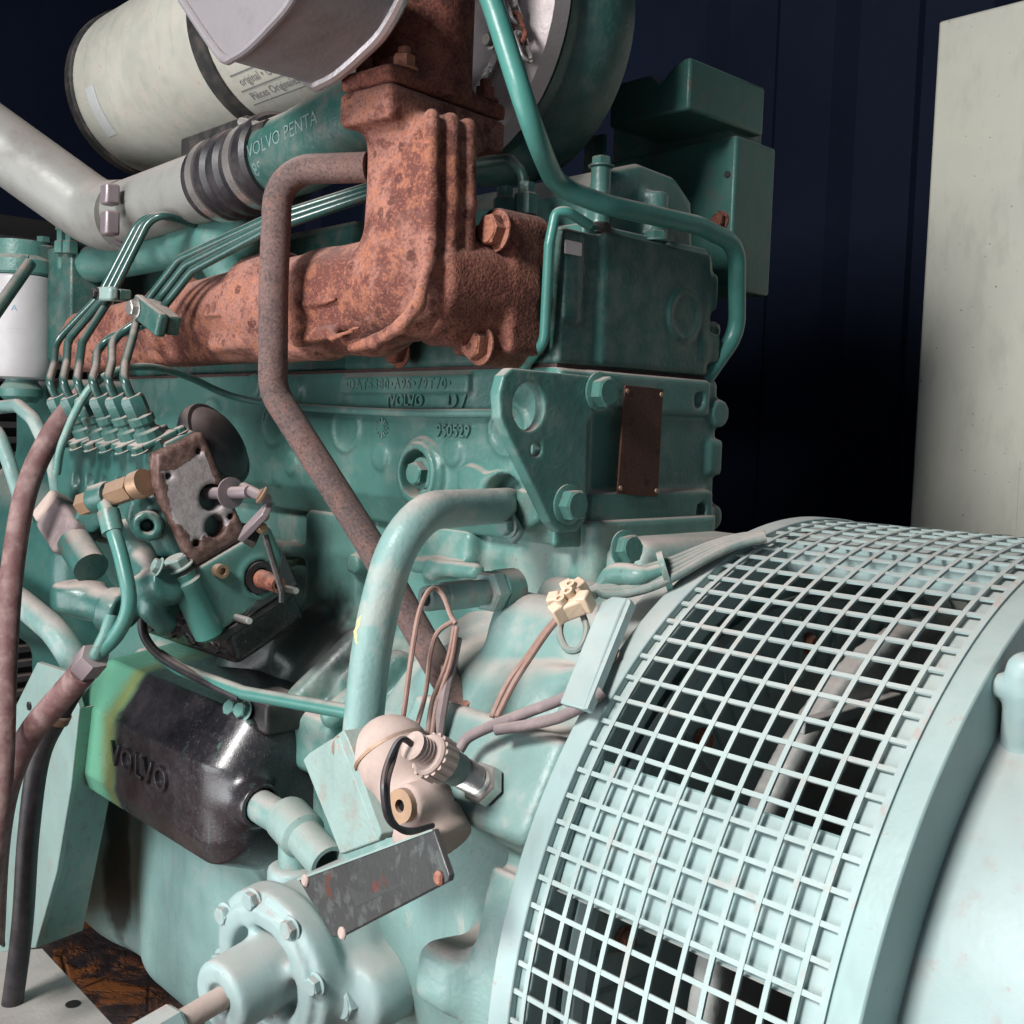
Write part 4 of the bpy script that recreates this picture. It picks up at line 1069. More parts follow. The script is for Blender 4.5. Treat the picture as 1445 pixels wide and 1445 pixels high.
# outlets: delivery valve holders and union nuts
for k in range(6):
    b0 = hold(k)
    o = MB(); o.lathe([(.0155, 0), (.0155, .007), (.0125, .009), (.0125, .016), (.0095, .018), (.0095, .022), (.0115, .024), (.0115, .030), (.008, .032)], b0, ez, 12)
    vh = o.build('delivery_valve', 'teal_shaded', fp, angle=25)
    m = MB(); m.lathe([(.0098, .031), (.0108, .033), (.0108, .046), (.0092, .049), (.005, .049)], b0, ez, 6, a0=.4); m.build('union_nut', 'teal_shaded', vh, angle=25)
    bolt(L(-.012-PITCHP*k, .002+.004, .003), ez, .0062, 'teal_shaded', fp); bolt(L(-.012-PITCHP*k, .048, .003), ez, .0055, 'teal_shaded', fp)
    m = MB(); m.box((-.022-PITCHP*k-.0145, .006, .003), (-.022-PITCHP*k+.0145, .044, .009), mw=PF); m.build('valve_clamp', 'teal_shaded', fp, bevel=.002)
# black boost diaphragm
dp = AX(304, 628, -.31); mb = MB(); mb.lathe([(.028, -.016), (.036, -.014), (.042, -.006), (.043, .0), (.041, .005), (.037, .0055), (.033, .010), (.020, .014), (0, .015)], dp, nrm(V(.75, .42, .50)), 44); mb.build('diaphragm', 'rubber', fp)
# throttle shaft and lever
mb = MB(); mb.tube([L(-.02, .043, -.056), L(.03, .052, -.056), L(.05, .056, -.056)], .0055, 14); mb.build('lever_shaft', 'lever', fp)
mb = MB(); mb.lathe([(.013, 0), (.014, .001), (.014, .0025), (.006, .003)], L(.025, .051, -.056), nrm(ex_+.1*ey), 24); mb.build('disc_washer', 'lever', fp)
lv = [AY(358, 697, -.14), AY(372, 715, -.14), AY(352, 752, -.14)]
mb = MB(); mb.cyl(AY(344, 688, -.135), AY(376, 704, -.145), .0048); mb.build('lever_rod', 'lever', fp)
x = nrm(AY(383, 715, -.145)-AY(345, 755, -.145)); y = nrm(V(.3, -.6, .74)); z = nrm(np.cross(x, y)); y = np.cross(z, x)
mb = MB(); mb.box((-.026, -.003, -.0085), (.022, .003, .0085), mw=frame(AY(362, 735, -.145), x, y, z)); mb.build('lever_plate', 'lever', fp, bevel=.001)
mb = MB(); mb.box((-.026, -.012, -.0085), (-.018, -.003, .0085), mw=frame(AY(362, 735, -.145), x, y, z)); mb.build('lever_clamp', 'black', fp, bevel=.001)
for px, py in ((372, 728), (369, 745)): bolt(AY(px, py, -.142), (1, -.2, 0), .004, 'brass', fp, 'screw')
mb = MB(); mb.lathe([(.0075, 0), (.008, .001), (.008, .0025), (.005, .003), (.005, .0045), (0, .0045)], AY(372, 700, -.148), y, 22); mb.build('pivot_washer', 'brass', fp)
mb = MB(); mb.tube(fillet([AY(374, 755, -.135), AY(398, 835, -.125), AY(398, 850, -.125)], .01), .003, 8); mb.build('linkage_rod', 'black', fp)
# brass banjo and bleed pipes at the front
mb = MB(); a, b = L(-.004, -.004, -.020), AY(118, 712, -.235); d = nrm(b-a); Lb = np.linalg.norm(b-a)
mb.lathe([(.0125, 0), (.0125, .012), (.0085, .014), (.0085, Lb*.75)], a, d, 20); mb.build('banjo_bolt', 'brass', fp, angle=25)
mb = MB(); mb.lathe([(.0115, Lb*.2), (.0115, Lb*.52)], a, d, 6); mb.build('hex_sleeve', 'brass', fp, angle=25)
mb = MB(); mb.lathe([(.012, Lb*.56), (.0135, Lb*.60), (.0135, Lb*.78), (.012, Lb*.82)], a, d, 24); mb.build('banjo_eye', 'teal_shaded', fp)
mb = MB(); mb.lathe([(.0105, Lb*.82), (.0105, Lb*1.02), (.0045, Lb*1.02), (.0045, Lb*.95), (0, Lb*.95)], a, d, 6); mb.build('hex_head', 'brass', fp, angle=25)
bp = empty('fuel_return_pipe', tuple(AY(180, 800, -.22)), 'bent teal fuel pipe dropping from the brass banjo bolt', 'pipe')
mb = MB(); mb.tube(spline([a+d*Lb*.69, AY(157, 740, -.235), AY(172, 790, -.235), AY(182, 850, -.235), AY(165, 895, -.24), AY(130, 930, -.245)], 8), .0065, 14); mb.build('tube', 'teal_pipe', bp)
mb = MB(); q0, q1 = AY(153, 722, -.235), AY(160, 752, -.235); mb.cyl(q0, q1, .0095, n=20); mb.build('ferrule', 'teal', bp)
# casings in front of the pump
sb = empty('stop_solenoid', tuple(AY(95, 740, -.22)), 'dusty grey boxy shut-off solenoid with pale cap beside the pump', 'solenoid')
sx_ = nrm(AY(120, 780, -.22)-AY(68, 700, -.22)); sy_ = nrm(V(.5, -.8, .2)); sz_ = nrm(np.cross(sx_, sy_)); sy_ = np.cross(sz_, sx_)
p0 = AY(90, 742, -.21)
mb = MB(); mb.box((-.022, -.02, -.019), (.032, .014, .019), mw=frame(p0, sx_, sy_, sz_)); mb.build('case', 'wire_grey', sb, bevel=.006, seg=4)
mb = MB(); mb.box((-.040, -.02, -.017), (-.0225, .013, .017), mw=frame(p0, sx_, sy_, sz_)); mb.build('cap', 'beige', sb, bevel=.005, seg=4)
mb = MB(); mb.cyl(p0+sx_*.030, p0+sx_*.075, .0165, n=24); mb.build('plunger_tube', 'teal_shaded', sb)
lp = empty('lift_pump', tuple(AY(140, 850, -.2)), 'dusty teal fuel lift pump casting with hand primer below the solenoid', 'pump')
c = Cast(AY(130, 850, -.2)-V(.11, .06, .10), AY(190, 850, -.2)+V(.13, .08, .12), .003)
q = AY(112, 845, -.215); c.cyl(q-V(0, 0, .012), q+V(0, 0, .016), .026, rd=.008, k=.006)
c.cone(q, AY(170, 862, -.2), .016, .018, .012); c.cyl(AY(150, 858, -.215), AY(176, 866, -.205), .021, k=.003)
c.cone(AY(205, 800, -.185), AY(240, 835, -.19), .013, .012, .008); c.cyl(AY(200, 835, -.2), AY(240, 822, -.195), .016, k=.006)
c.cone(AY(185, 760, -.18), AY(225, 850, -.175), .02, .02, .01); c.cyl(AY(207, 742, -.21), AY(216, 742, -.18), .0135, k=.004)
c.cone(AY(215, 860, -.2), AY(232, 880, -.19), .012, .01, .006)
c.cyl(AY(207, 742, -.23), AY(208, 742, -.2), .006, k=.001, sub=True)
c.cyl(AY(124, 733, -.2), AY(135, 733, -.18), .014, k=.004)
c.build('casting', 'teal_shaded', lp)
for px, py, r in ((226, 800, .0065), (183, 828, .007), (136, 700, .006)): bolt(AY(px, py, -.205), (-.2, -.9, .35), r, 'mintgrey', lp)

# dark cradle: oily pump base with the shade below painted in
pcr = empty('pump_cradle', tuple(L(-.1, .04, -.22)), 'black cradle under the injection pump, oil and shade together in its colour', 'bracket')
c = Cast(L(-.26, -.02, -.26)-V(.01, .06, .03), L(.0, .12, -.15)+V(.03, .06, .05), .0035)
c.box((-.20, .0, -.215), (.0, .085, -.178), .008, .01, mw=PF)
for k in range(4): q = L(-.02-.045*k, .006, -.19); c.cyl(q, q-ey*.014, .010, k=.004)
c.build('casting', 'oil_shade_black', pcr)

# ------------------------------------------------------------------ pipes round the engine
def pipe(name, label, pts, r, material, rad=.03, n=20, cat='pipe', sp=False, group=None):
    o = empty(name, tuple(pts[len(pts)//2]), label, cat, group)
    mb = MB(); mb.tube(spline(pts, 8) if sp else fillet(pts, rad, 9), r, n); mb.build('tube', material, o); return o
# brown breather tube
q0 = AX(642, 990, .0)
br = pipe('breather_tube', 'long grey-brown rusty breather tube with two bends crossing the engine side', [AY(520, 236, -.115), AY(393, 240, -.155), AY(386, 400, -.165), AY(385, 552, -.16), AY(520, 765, -.11), AY(598, 905, -.088), AY(652, 1000, -.084)], .0118, 'rust_pipe', [.028, .1, .035, .1, .06], 24)
mb = MB(); p = AY(650, 990, -.0865); mb.lathe([(.012, -.006), (.0165, -.004), (.0165, .001), (.012, .002)], p, nrm(V(-.25, -.6, .75)), 24); mb.build('grommet', 'rust', br)
# big teal oil filler pipe
of = pipe('oil_pipe', 'thick teal pipe curving out of the block side and down to the beige valve', [AY(716, 712, .012), AY(700, 714, -.03), AY(575, 722, -.155), AY(527, 880, -.165), AY(510, 1050, -.175)], .0145, 'lit_mint_dust', [.03, .062, .3], 28)
c = Cast(AY(690, 700, -.02)-V(.05, .03, .07), AY(740, 760, 0)+V(.05, .03, .05), .002)
q = AY(722, 742, -.012); pts = [AY(p[0], p[1], -.012)[[0, 2]] for p in ((700, 732), (718, 712), (738, 752), (726, 768), (712, 752))]
c.prism(1, pts, -.016, -.008, .001, 0); c.build('tab', 'lit_mint_dust', of)
bolt(AY(718, 742, -.0165), (0, -1, 0), .008, 'lit_mint_dust', of)
a_, b_ = AY(527, 880, -.165), AY(523, 840, -.163); dx_ = nrm(AY(510, 1050, -.175)-a_); p_ = a_-dx_*.006
vw_ = nrm(CAM-p_); vw_ = nrm(vw_-dx_*(vw_@dx_)); sd_ = np.cross(dx_, vw_); sd_ = sd_ if sd_@_r < 0 else -sd_
mb = MB(); vs = []; fs = []; prof_ = ((0, .5, .7), (.004, .2, .95), (.008, -.1, .9), (.012, -.2, 1.15), (.016, -.25, 1.0), (.020, .05, .85), (.023, -.3, .3), (.026, -.2, .1))
for h_, t0_, t1_ in prof_:
    for t_ in (t0_, (t0_+t1_)/2, t1_): vs.append(p_+dx_*h_+(vw_*math.cos(t_)+sd_*math.sin(t_))*.0149)
for i_ in range(len(prof_)-1):
    for k_ in range(2): fs.append((3*i_+k_, 3*i_+k_+1, 3*i_+k_+4, 3*i_+k_+3))
mb.add(vs, fs); mb.build('yellow_scuff', 'yellow', of)
# top right pipe
pipe('coolant_pipe', 'teal pipe dropping from the top, bending along the rocker cover and round the head', [AY(672, -60, -.10), AY(700, 20, -.09), AY(752, 185, -.075), AX(785, 262, -.0), AX(850, 288, .02), AX(985, 318, .02), AX(1040, 345, .02), AX(1040, 470, .005), AX(985, 548, -.01)], .0082, 'teal_pipe', [.05, .05, .05, .05, .05, .03, .035], 20)
pipe('leak_off_pipe', 'thin teal pipe rising beside the rusty manifold flange at the head corner', [AY(832, 318, .02), AY(800, 298, -.005), AY(784, 300, -.012), AY(775, 345, -.016), AY(768, 482, -.014), AY(738, 520, -.006)], .0042, 'teal_pipe', .012, 14)
o = pipe('return_pipe', 'thin dark teal pipe hooking down behind the rusty elbow', [AY(655, 232, .0), AY(720, 224, .0), AY(738, 245, .0), AY(742, 292, .0)], .0045, 'teal_dark', .016, 12)
for px, py in ((742, 282), (712, 288)):
    q = AY(px, py, .0); mb = MB(); mb.lathe([(.010, -.012), (.010, .004), (.007, .006), (.007, .014)], q, (0, 0, 1), 6); mb.build('union_nut', 'teal', o, angle=25)
pipe('control_cable', 'thin green control cable looping from the pump along the block side', [AY(80, 668, -.235), AY(90, 620, -.235), AY(130, 545, -.215), AY(190, 518, -.17), AY(255, 528, -.11), AY(330, 560, -.045), AY(420, 574, -.015), AY(560, 582, -.012), AY(705, 583, -.008)], .0038, 'teal_low', 0, 12, 'cable', True)
pp = pipe('drain_pipe', 'oily teal pipe running over the black oil cooler towards the housing', [AY(225, 925, -.15), AY(255, 945, -.15), AY(345, 978, -.14), AY(500, 1006, -.12)], .0062, 'teal_pipe', .05, 16)
mb = MB(); a = AY(200, 860, -.16); mb.tube(spline([a, AY(205, 900, -.16), AY(240, 935, -.155), AY(340, 985, -.142)], 6), .0046, 12); mb.build('oil_hose', 'rubber', pp)
# hex fitting on the crankcase
hf = empty('hex_fitting', tuple(AY(650, 838, -.08)), 'dusty threaded hex fitting with open end projecting from the crankcase', 'fitting')
B = AY(712, 832, -.045); T = AX(601, 845, B[0]); d = nrm(T-B); Lf = np.linalg.norm(T-B)
mb = MB(); mb.lathe([(.0165, -.01), (.0165, Lf*.10)], B, d, 24); mb.build('collar', 'teal_low', hf)
mb = MB(); mb.lathe([(.016, Lf*.10), (.017, Lf*.12), (.017, Lf*.24), (.015, Lf*.27)], B, d, 6); mb.build('nut', 'lit_mint_dust', hf, angle=25)
mb = MB(); mb.lathe([(.0105, Lf*.27), (.0105, Lf*.38), (.0115, Lf*.39), (.0115, Lf*.78), (.0100, Lf*.80)], B, d, 6); mb.build('hex_body', 'lit_mint_dust', hf, angle=25)
mb = MB(); mb.lathe([(.0095, Lf*.80), (.0095, Lf), (.0055, Lf), (.0055, Lf*.85), (0, Lf*.85)], B, d, 20); mb.build('nozzle', 'lit_mint_dust', hf)

# ------------------------------------------------------------------ oil cooler
oc = empty('oil_cooler', (-.43, -.09, -.40), 'black oil-soaked oil cooler cover with raised lettering, teal at its far end', 'oil cooler')
ns = AX(366, 1136, -.242); NY, NZ = ns[1], ns[2]
c = Cast((-.63, -.17, -.46), (-.2, .03, -.23), .0028)
c.prism(0, [(-.154, -.315), (-.120, -.270), (.01, -.252), (.01, -.43), (-.10, -.430), (-.145, -.412), (-.154, -.39)], -.605, -.255, .042, .01)
c.cyl((-.30, NY, NZ), (-.236, NY, NZ), .0225, .0205, rd=.003, k=.012)
c.cyl((-.255, NY, NZ), (-.2, NY, NZ), .0165, k=.001, sub=True)
c.build('cover', 'oily', oc)
text('VOLVO', .035, (-.482, -.1545, -.350), (1, 0, 0), (0, 0, 1), 'oily', oc, .003, spacing=1.15)
mb = MB(); mb.lathe([(.085, 0), (.088, .003), (.088, .009), (.085, .012)], (-.268, .0, -.335), (1, 0, 0), 40); mb.build('rim_ring', 'black', oc)
for px, py in ((345, 1003), (330, 1000)): bolt(AY(px, py, -.115), (.2, -1, .4), .008, 'teal_low', oc)
mb = MB(); mb.box(AY(330, 1020, -.11)-V(0, 0, 0), AY(330, 1020, -.11)+V(.06, .05, .03)); mb.build('clamp_block', 'black', oc, bevel=.004)
ox = empty('cooler_outlet_pipe', (-.2, -.092, -.36), 'pale teal pipe with tee and open end leaving the oil cooler nose', 'pipe')
te = AY(416, 1166, NY)
mb = MB(); mb.tube([V(-.285, NY, NZ), V(-.25, NY, NZ), te+V(-.01, .0, 0)], .0150, 24); mb.build('tube', 'lit_mint_dust', ox)
en = te+V(.052, -.004, -.012)
mb = MB(); mb.lathe([(.019, -.018), (.0205, -.014), (.0205, .016), (.0165, .020), (.0165, .062), (.0125, .062), (.0125, .02), (0, .02)], te, en-te, 26); mb.build('tee', 'mintgrey', ox)
mb = MB(); mb.lathe([(0, .0203), (.0123, .0203)], te, en-te, 20); mb.build('bore', 'void', ox)
mb = MB(); mb.lathe([(.014, -.045), (.014, -.01), (.012, 0)], te, (0, 0, 1), 22); mb.build('stem', 'lit_mint_dust', ox)

# ------------------------------------------------------------------ left edge: hoses, pipes, sheet metal
pipe('maroon_hose', 'maroon rubber hose arcing down the left edge in front of the filter bracket', [AY(118, 556, -.19), AY(75, 610, -.225), AY(38, 690, -.25), AY(18, 800, -.265), AY(8, 930, -.28), AY(0, 1120, -.30), AY(-25, 1330, -.31)], .0105, 'hose', 0, 20, 'hose', True)
h2 = pipe('fuel_hose', 'thick reddish rubber hose with steel ferrule curving to lower left', [AY(118, 948, -.25), AY(85, 985, -.255), AY(40, 1040, -.265), AY(10, 1110, -.275), AY(-5, 1200, -.28), AY(-12, 1330, -.285)], .0118, 'hose', 0, 20, 'hose', True)
a, b = AY(135, 925, -.247), AY(112, 952, -.25)
mb = MB(); mb.lathe([(.0125, 0), (.0135, .002), (.0135, .022), (.012, .025)], a, b-a, 6); mb.build('ferrule', 'lever', h2, angle=25)
mb = MB(); mb.tube([a, AY(150, 895, -.245), AY(158, 868, -.24)], .006, 14); mb.build('neck', 'teal_low', h2)
bh = pipe('black_hose', 'black rubber hose hanging down the lower left in front of the sheet', [AY(108, 965, -.21), AY(82, 1010, -.225), AY(55, 1070, -.235), AY(40, 1180, -.24), AY(30, 1320, -.245), AY(5, 1500, -.25)], .0105, 'rubber', 0, 20, 'hose', True)
p = AY(80, 1015, -.226); mb = MB(); mb.lathe([(.0108, -.008), (.0122, -.007), (.0122, .001), (.0108, .002)], p, AY(60, 1060, -.234)-p, 20); mb.build('hose_clip', 'brass', bh)
pipe('water_pipe', 'wide pale teal water pipe bending down at the left edge', [AY(-40, 800, -.14), AY(30, 850, -.14), AY(90, 900, -.135), AY(130, 990, -.10)], .0165, 'lit_mint_dust', .06, 24)
pipe('vent_pipe', 'white-topped slim pipe arching at the left edge below the filter', [AY(-30, 578, -.14), AY(25, 572, -.14), AY(48, 592, -.14), AY(75, 650, -.13), AY(85, 720, -.11)], .0085, 'lit_mint_dust', .03, 18)
pipe('vent_pipe', 'second slim pipe sloping down the left edge beneath the arched one', [AY(-30, 590, -.17), AY(-2, 612, -.17), AY(15, 660, -.165), AY(40, 740, -.15)], .0085, 'lit_mint_dust', .03, 18)
tk = empty('front_casing', tuple(AY(60, 800, -.06)), 'pale teal rounded front casing behind the hoses at the left edge', 'casing')
c = Cast((-1.15, -.12, -.42), (-.6, .12, .06), .006)
q = AY(40, 790, -.08); c.cyl((-1.1, .02, -.2), (-.74, .02, -.2), .15, .13, rd=.03, k=.02); c.box((-1.05, -.06, -.15), (-.80, .1, .05), .02, .03); c.box((-1.1, -.02, -.42), (-.7, .1, -.2), .02, .03)
c.build('casing', 'teal_shaded', tk)  # dark colour stands for the gloom behind the pump
fn = empty('radiator_grille', (-1.3, .0, .0), 'dark horizontal slat grille of the radiator at the left edge', 'grille')
for k in range(36):
    mb = MB(); z = -.62+.026*k; mb.box((-1.36, -.45, z), (-1.33, .5, z+.010)); mb.build('slat', 'fins', fn)
mb = MB(); mb.box((-1.42, -.5, -.7), (-1.37, .55, .34)); mb.build('core', 'void', fn)
# mint sheet beside the sump
sm = empty('sheet_bracket', tuple(AY(60, 1330, -.17)), 'pale mint upright sheet bracket with screw holes left of the sump', 'bracket')
poly = [AY(p[0], p[1], -.17) for p in ((52, 935), (98, 950), (112, 1000), (100, 1110), (80, 1230), (50, 1338), (-40, 1350), (-60, 1180), (10, 1020))]
mb = MB(); mb.prism(poly, (-.004, .008, 0)); mb.build('sheet', 'mintgrey', sm, bevel=.0015)
mb = MB(); mb.prism([AY(112, 1000, -.169), AY(100, 1110, -.169), AY(80, 1230, -.169), AY(50, 1338, -.169), AY(50, 1338, -.169)+V(-.01, .06, 0), AY(112, 1000, -.169)+V(-.01, .06, 0)], (-.003, 0, 0)); mb.build('folded_edge', 'lit_mint_dust', sm)
for px, py in ((42, 996), (5, 1330)):
    p = AY(px, py, -.1705); mb = MB(); mb.lathe([(.005, 0), (.005, .002), (0, .002)], p, (0, -1, 0), 16); mb.build('screw', 'black', sm)
gp = empty('base_plate', tuple(AZ(60, 1420, -.60)), 'flat grey steel plate with a round hole at the lower left corner', 'plate')
P_ = [AZ(p[0], p[1], -.60) for p in ((-120, 1352), (60, 1338), (175, 1462), (260, 1560), (-120, 1560))]
mb = MB(); mb.prism(P_, (0, 0, -.006)); mb.build('plate', 'wire_plate', gp, bevel=.001)
p = AZ(103, 1417, -.5995); mb = MB(); mb.lathe([(.0075, 0), (.0075, .0006), (0, .0006)], p, (0, 0, 1), 22); mb.build('hole', 'void', gp)

# ------------------------------------------------------------------ hand pump at the bottom
hp = empty('drain_pump', tuple(AY(420, 1440, -.17)), 'mint painted cast pump with bolted round flange and horizontal shaft', 'pump')
ctr = AY(378, 1370, -.205); vw = nrm(CAM-ctr); wd = nrm(-_r*.86-_u*.51); wd = nrm(wd-vw*(vw@wd)); ax_ = nrm(vw*.52+wd*.854)
c = Cast(ctr-V(.16, .14, .13), ctr+V(.19, .22, .20), .003)
bx, by, bz = basis(ax_)
c.cyl(ctr-ax_*.022, ctr, .063, rd=.004, k=.004); c.cyl(ctr-ax_*.010, ctr+ax_*.006, .054, rd=.003, k=.003)
c.cyl(ctr-ax_*.014, ctr+ax_*.02, .038, rd=.006, k=.004, sub=True)
c.cyl(ctr-ax_*.02, ctr+ax_*.046, .029, .028, rd=.004, k=.006)
c.cyl(ctr+ax_*.041, ctr+ax_*.07, .0115, rd=.002, k=.001, sub=True)
c.cyl(ctr-ax_*.16, ctr-ax_*.015, .046, .054, rd=.01, k=.012)
for k in range(4):
    a = R_(20+90*k); u = bx*math.cos(a)+by*math.sin(a); c.cone(ctr+u*.026, ctr+u*.046-ax_*.004, .006, .006, .006)
o_ = te+V(0, 0, -.03)
c.cyl(o_-V(0, 0, .075), o_+V(0, 0, -.004), .023, rd=.005, k=.012)
m0 = AY(525, 1400, -.15); c.cone(m0+V(-.05, 0, .03), m0, .022, .024, .02); c.cyl(m0+V(0, .03, 0), m0-V(0, .014, 0), .026, rd=.004, k=.01)
c.cone(AY(500, 1290, -.12), AY(575, 1365, -.11), .022, .018, .02)
c.build('casting', 'mint', hp)
for k in range(8):
    a = R_(10+45*k); u = bx*math.cos(a)+by*math.sin(a); bolt(ctr+u*.0565+ax_*.0, ax_, .0072, 'mint', hp)
bolt(m0-V(0, .0165, 0), (0, -1, 0), .0125, 'mint', hp)
mb = MB(); s0 = ctr+ax_*.035; mb.cyl(s0, s0+ax_*.06, .0085, n=20); mb.build('shaft', 'beige', hp)
mb = MB(); mb.lathe([(.014, 0), (.016, .003), (.016, .05), (.014, .052)], s0+ax_*.045, ax_, 6); mb.build('coupling', 'mint', hp, angle=25)

# ------------------------------------------------------------------ beige valve, bracket, plate
bv = empty('dust_coated_valve', tuple(AY(555, 1150, -.2)), 'round beige dust-coated valve body with brass screw below the thick teal pipe', 'valve')
vc = AY(552, 1062, -.2)
c = Cast(vc-V(.07, .07, .09), vc+V(.10, .07, .06), .0025)
vd = nrm(AY(585, 1140, -.2)-AY(535, 1040, -.2))
c.ball(vc+V(0, 0, .004), (.023, .023, .021), .006); c.cyl(vc-vd*.008, vc+vd*.016, .0235, rd=.006, k=.006); c.cyl(vc-vd*.004, vc+vd*.001, .0252, rd=.002, k=.002)
c.cone(vc+vd*.014, vc+vd*.055, .0215, .019, .01); c.cyl(vc+vd*.05, vc+vd*.072, .024, rd=.004, k=.006)
bs = AY(572, 1136, -.225); c.cyl(bs+V(0, .03, 0), bs, .0125, rd=.003, k=.008)
c.build('body', 'beige', bv)
mb = MB(); mb.lathe([(.0248, -.001), (.0262, -.001), (.0262, .0012), (.0248, .0012)], vc, vd, 32); mb.build('seam_ring', 'brass', bv)
mb = MB(); mb.lathe([(.0105, 0), (.0105, .006), (.004, .006), (.004, .003), (0, .003)], bs+V(0, .001, 0), nrm(V(.1, -1, .1)), 20); mb.build('brass_plug', 'brass', bv)
mb = MB(); mb.lathe([(0, .0031), (.0038, .0031)], bs+V(0, .001, 0), nrm(V(.1, -1, .1)), 16); mb.build('plug_bore', 'void', bv)
q = AY(600, 1150, -.19); mb = MB(); mb.cyl(q+V(0, .02, 0), q-V(0, .01, 0), .018); mb.build('rubber_ring', 'rubber', bv)
fb = empty('flat_bracket', tuple(AY(490, 1200, -.22)), 'flat chipped grey-mint bracket strip beside the beige valve', 'bracket')
P_ = [AY(p[0], p[1], -.222) for p in ((427, 1072), (436, 1062), (466, 1043), (478, 1040), (534, 1186), (480, 1206))]
mb = MB(); mb.prism(P_, (.002, .005, 0)); mb.build('strip', 'mintgrey', fb, bevel=.001)
P_ = [AY(p[0], p[1], -.2225) for p in ((476, 1036), (484, 1030), (492, 1046), (538, 1176), (534, 1186))]
mb = MB(); mb.prism(P_, (.004, .02, 0)); mb.build('folded_edge', 'mintgrey', fb, bevel=.0008)
bolt(AY(484, 1052, -.215), (1, -.2, 0), .007, 'beige', fb); 
dpn = empty('data_plate', tuple(AY(540, 1310, -.245)), 'tilted dark steel data plate with worn face hanging under the valve', 'plate')
P_ = [AY(p[0], p[1], yy) for p, yy in (((420, 1240), -.245), ((611, 1170), -.255), ((634, 1236), -.26), ((632, 1244), -.26), ((478, 1324), -.25), ((468, 1322), -.25))]
pn = nrm(np.cross(P_[1]-P_[0], P_[4]-P_[0])); pn = pn if pn[1] > 0 else -pn
mb = MB(); mb.prism(P_, pn*.004); mb.build('plate', 'dark_plate', dpn, bevel=.0008)
def on(u, v): return (P_[0]*(1-u)+P_[1]*u)*(1-v)+(P_[4]*(1-u)+P_[3]*u)*v
cP = sum(P_)/6
for pc_, mt in ((P_[0], 'beige'), (P_[4], 'beige'), (P_[2], 'rust')):
    mb = MB(); mb.lathe([(.004, 0), (.004, .001), (.003, .002), (0, .002)], pc_+(cP-pc_)*.12-pn*.0002, -pn, 14); mb.build('rivet', mt, dpn)
mb = MB(); mb.prism([on(.30, .30)-pn*.0002, on(.70, .30)-pn*.0002, on(.70, .72)-pn*.0002, on(.30, .72)-pn*.0002], -pn*.0004); mb.build('worn_label', 'black_steel', dpn)
mb = MB(); e0 = on(0, 0); mb.prism([on(.0, -.004), on(1., -.004), on(1., .03), on(.0, .03)], -pn*.0008); mb.build('bright_edge', 'mintgrey', dpn)

# ------------------------------------------------------------------ speed sensor
ss = empty('speed_sensor', tuple(AC(690, 1108, .32)), 'threaded metal speed sensor with knurled collar and nut screwed into the housing', 'sensor')
B = AC(688, 1110, .320); T = AX(582, 1052, B[0]); d = nrm(T-B); Ls = np.linalg.norm(T-B)
mb = MB(); mb.lathe([(.0128, 0), (.0138, .001), (.0138, .008), (.0128, .009)], B, d, 6); mb.build('lock_nut', 'steel', ss, angle=25)
pr = [(.0093, .009)]; t = .013
while t < Ls*.46: pr += [(.0098, t), (.0080, t+.0012)]; t += .0024
mb = MB(); mb.lathe(pr+[(.0093, Ls*.47)], B, d, 28); mb.build('thread', 'steel', ss, angle=60)
mb = MB(); mb.lathe([(.0104, Ls*.42), (.0104, Ls*.56), (.0118, Ls*.565), (.0118, Ls*.60)], B, d, 28); mb.build('barrel', 'wire_green', ss)
kn = MB(); x_, y_, z_ = basis(d)
kn.lathe([(.0122, Ls*.60), (.0128, Ls*.61), (.0128, Ls*.80), (.0116, Ls*.82)], B, d, 28); kn.build('collar', 'beige', ss)
for k in range(16):
    a = 2*math.pi*k/16; u = x_*math.cos(a)+y_*math.sin(a); mb = MB(); mb.tube([B+d*Ls*.63+u*.0128, B+d*Ls*.78+u*.0128], .0018, 6); mb.build('knurl', 'beige', ss)
pr = []; t = Ls*.82
while t < Ls: pr += [(.0088, t), (.0077, t+.0015)]; t += .003
mb = MB(); mb.lathe(pr+[(.009, Ls), (.006, Ls+.001)], B, d, 24); mb.build('cable_gland', 'beige', ss, angle=60)
TP = B+d*Ls
wl = empty('sensor_lead', tuple(TP), 'twin black lead leaving the speed sensor and looping below the valve', 'wire')
for o in (0, 6):
    mb = MB(); mb.tube(spline([TP-d*.004, TP+d*.010, AX(548+o, 1075, .12), AX(541+o*.8, 1110, .13), AX(548+o*.6, 1155, .135), AX(575, 1172+o*.3, .135), AX(610, 1165, .12)], 7), .0019, 8); mb.build('lead', 'rubber', wl)

# ------------------------------------------------------------------ wires in front of the crankcase
def wire(label, pts, r, material, name='loose_wire', cat='wire', group='loose dusty wires by the oil pipe'):
    return pipe(name, label, pts, r, material, 0, 8, cat, True, group)
wire('brown wire looping over the open nozzle of the hex fitting', [AY(568, 1018, -.19), AY(572, 990, -.19), AY(580, 930, -.185), AY(590, 870, -.175), AY(602, 838, -.165), AY(614, 830, -.155), AY(626, 842, -.15), AY(636, 868, -.15), AY(643, 880, -.15)], .0018, 'wire_pink')
wire('brown wire curving down behind the valve from the splice', [AY(640, 876, -.15), AY(618, 892, -.16), AY(608, 920, -.165), AY(600, 980, -.17), AY(584, 1040, -.185)], .0018, 'wire_pink')
wire('pair of pale wires, left strand, hanging from the splice', [AY(641, 884, -.15), AY(632, 930, -.155), AY(610, 990, -.165), AY(603, 1040, -.175)], .0016, 'wire_pink')
wire('pair of pale wires, right strand, hanging from the splice', [AY(645, 884, -.15), AY(636, 935, -.155), AY(616, 995, -.165), AY(609, 1040, -.175)], .0016, 'wire_pink')
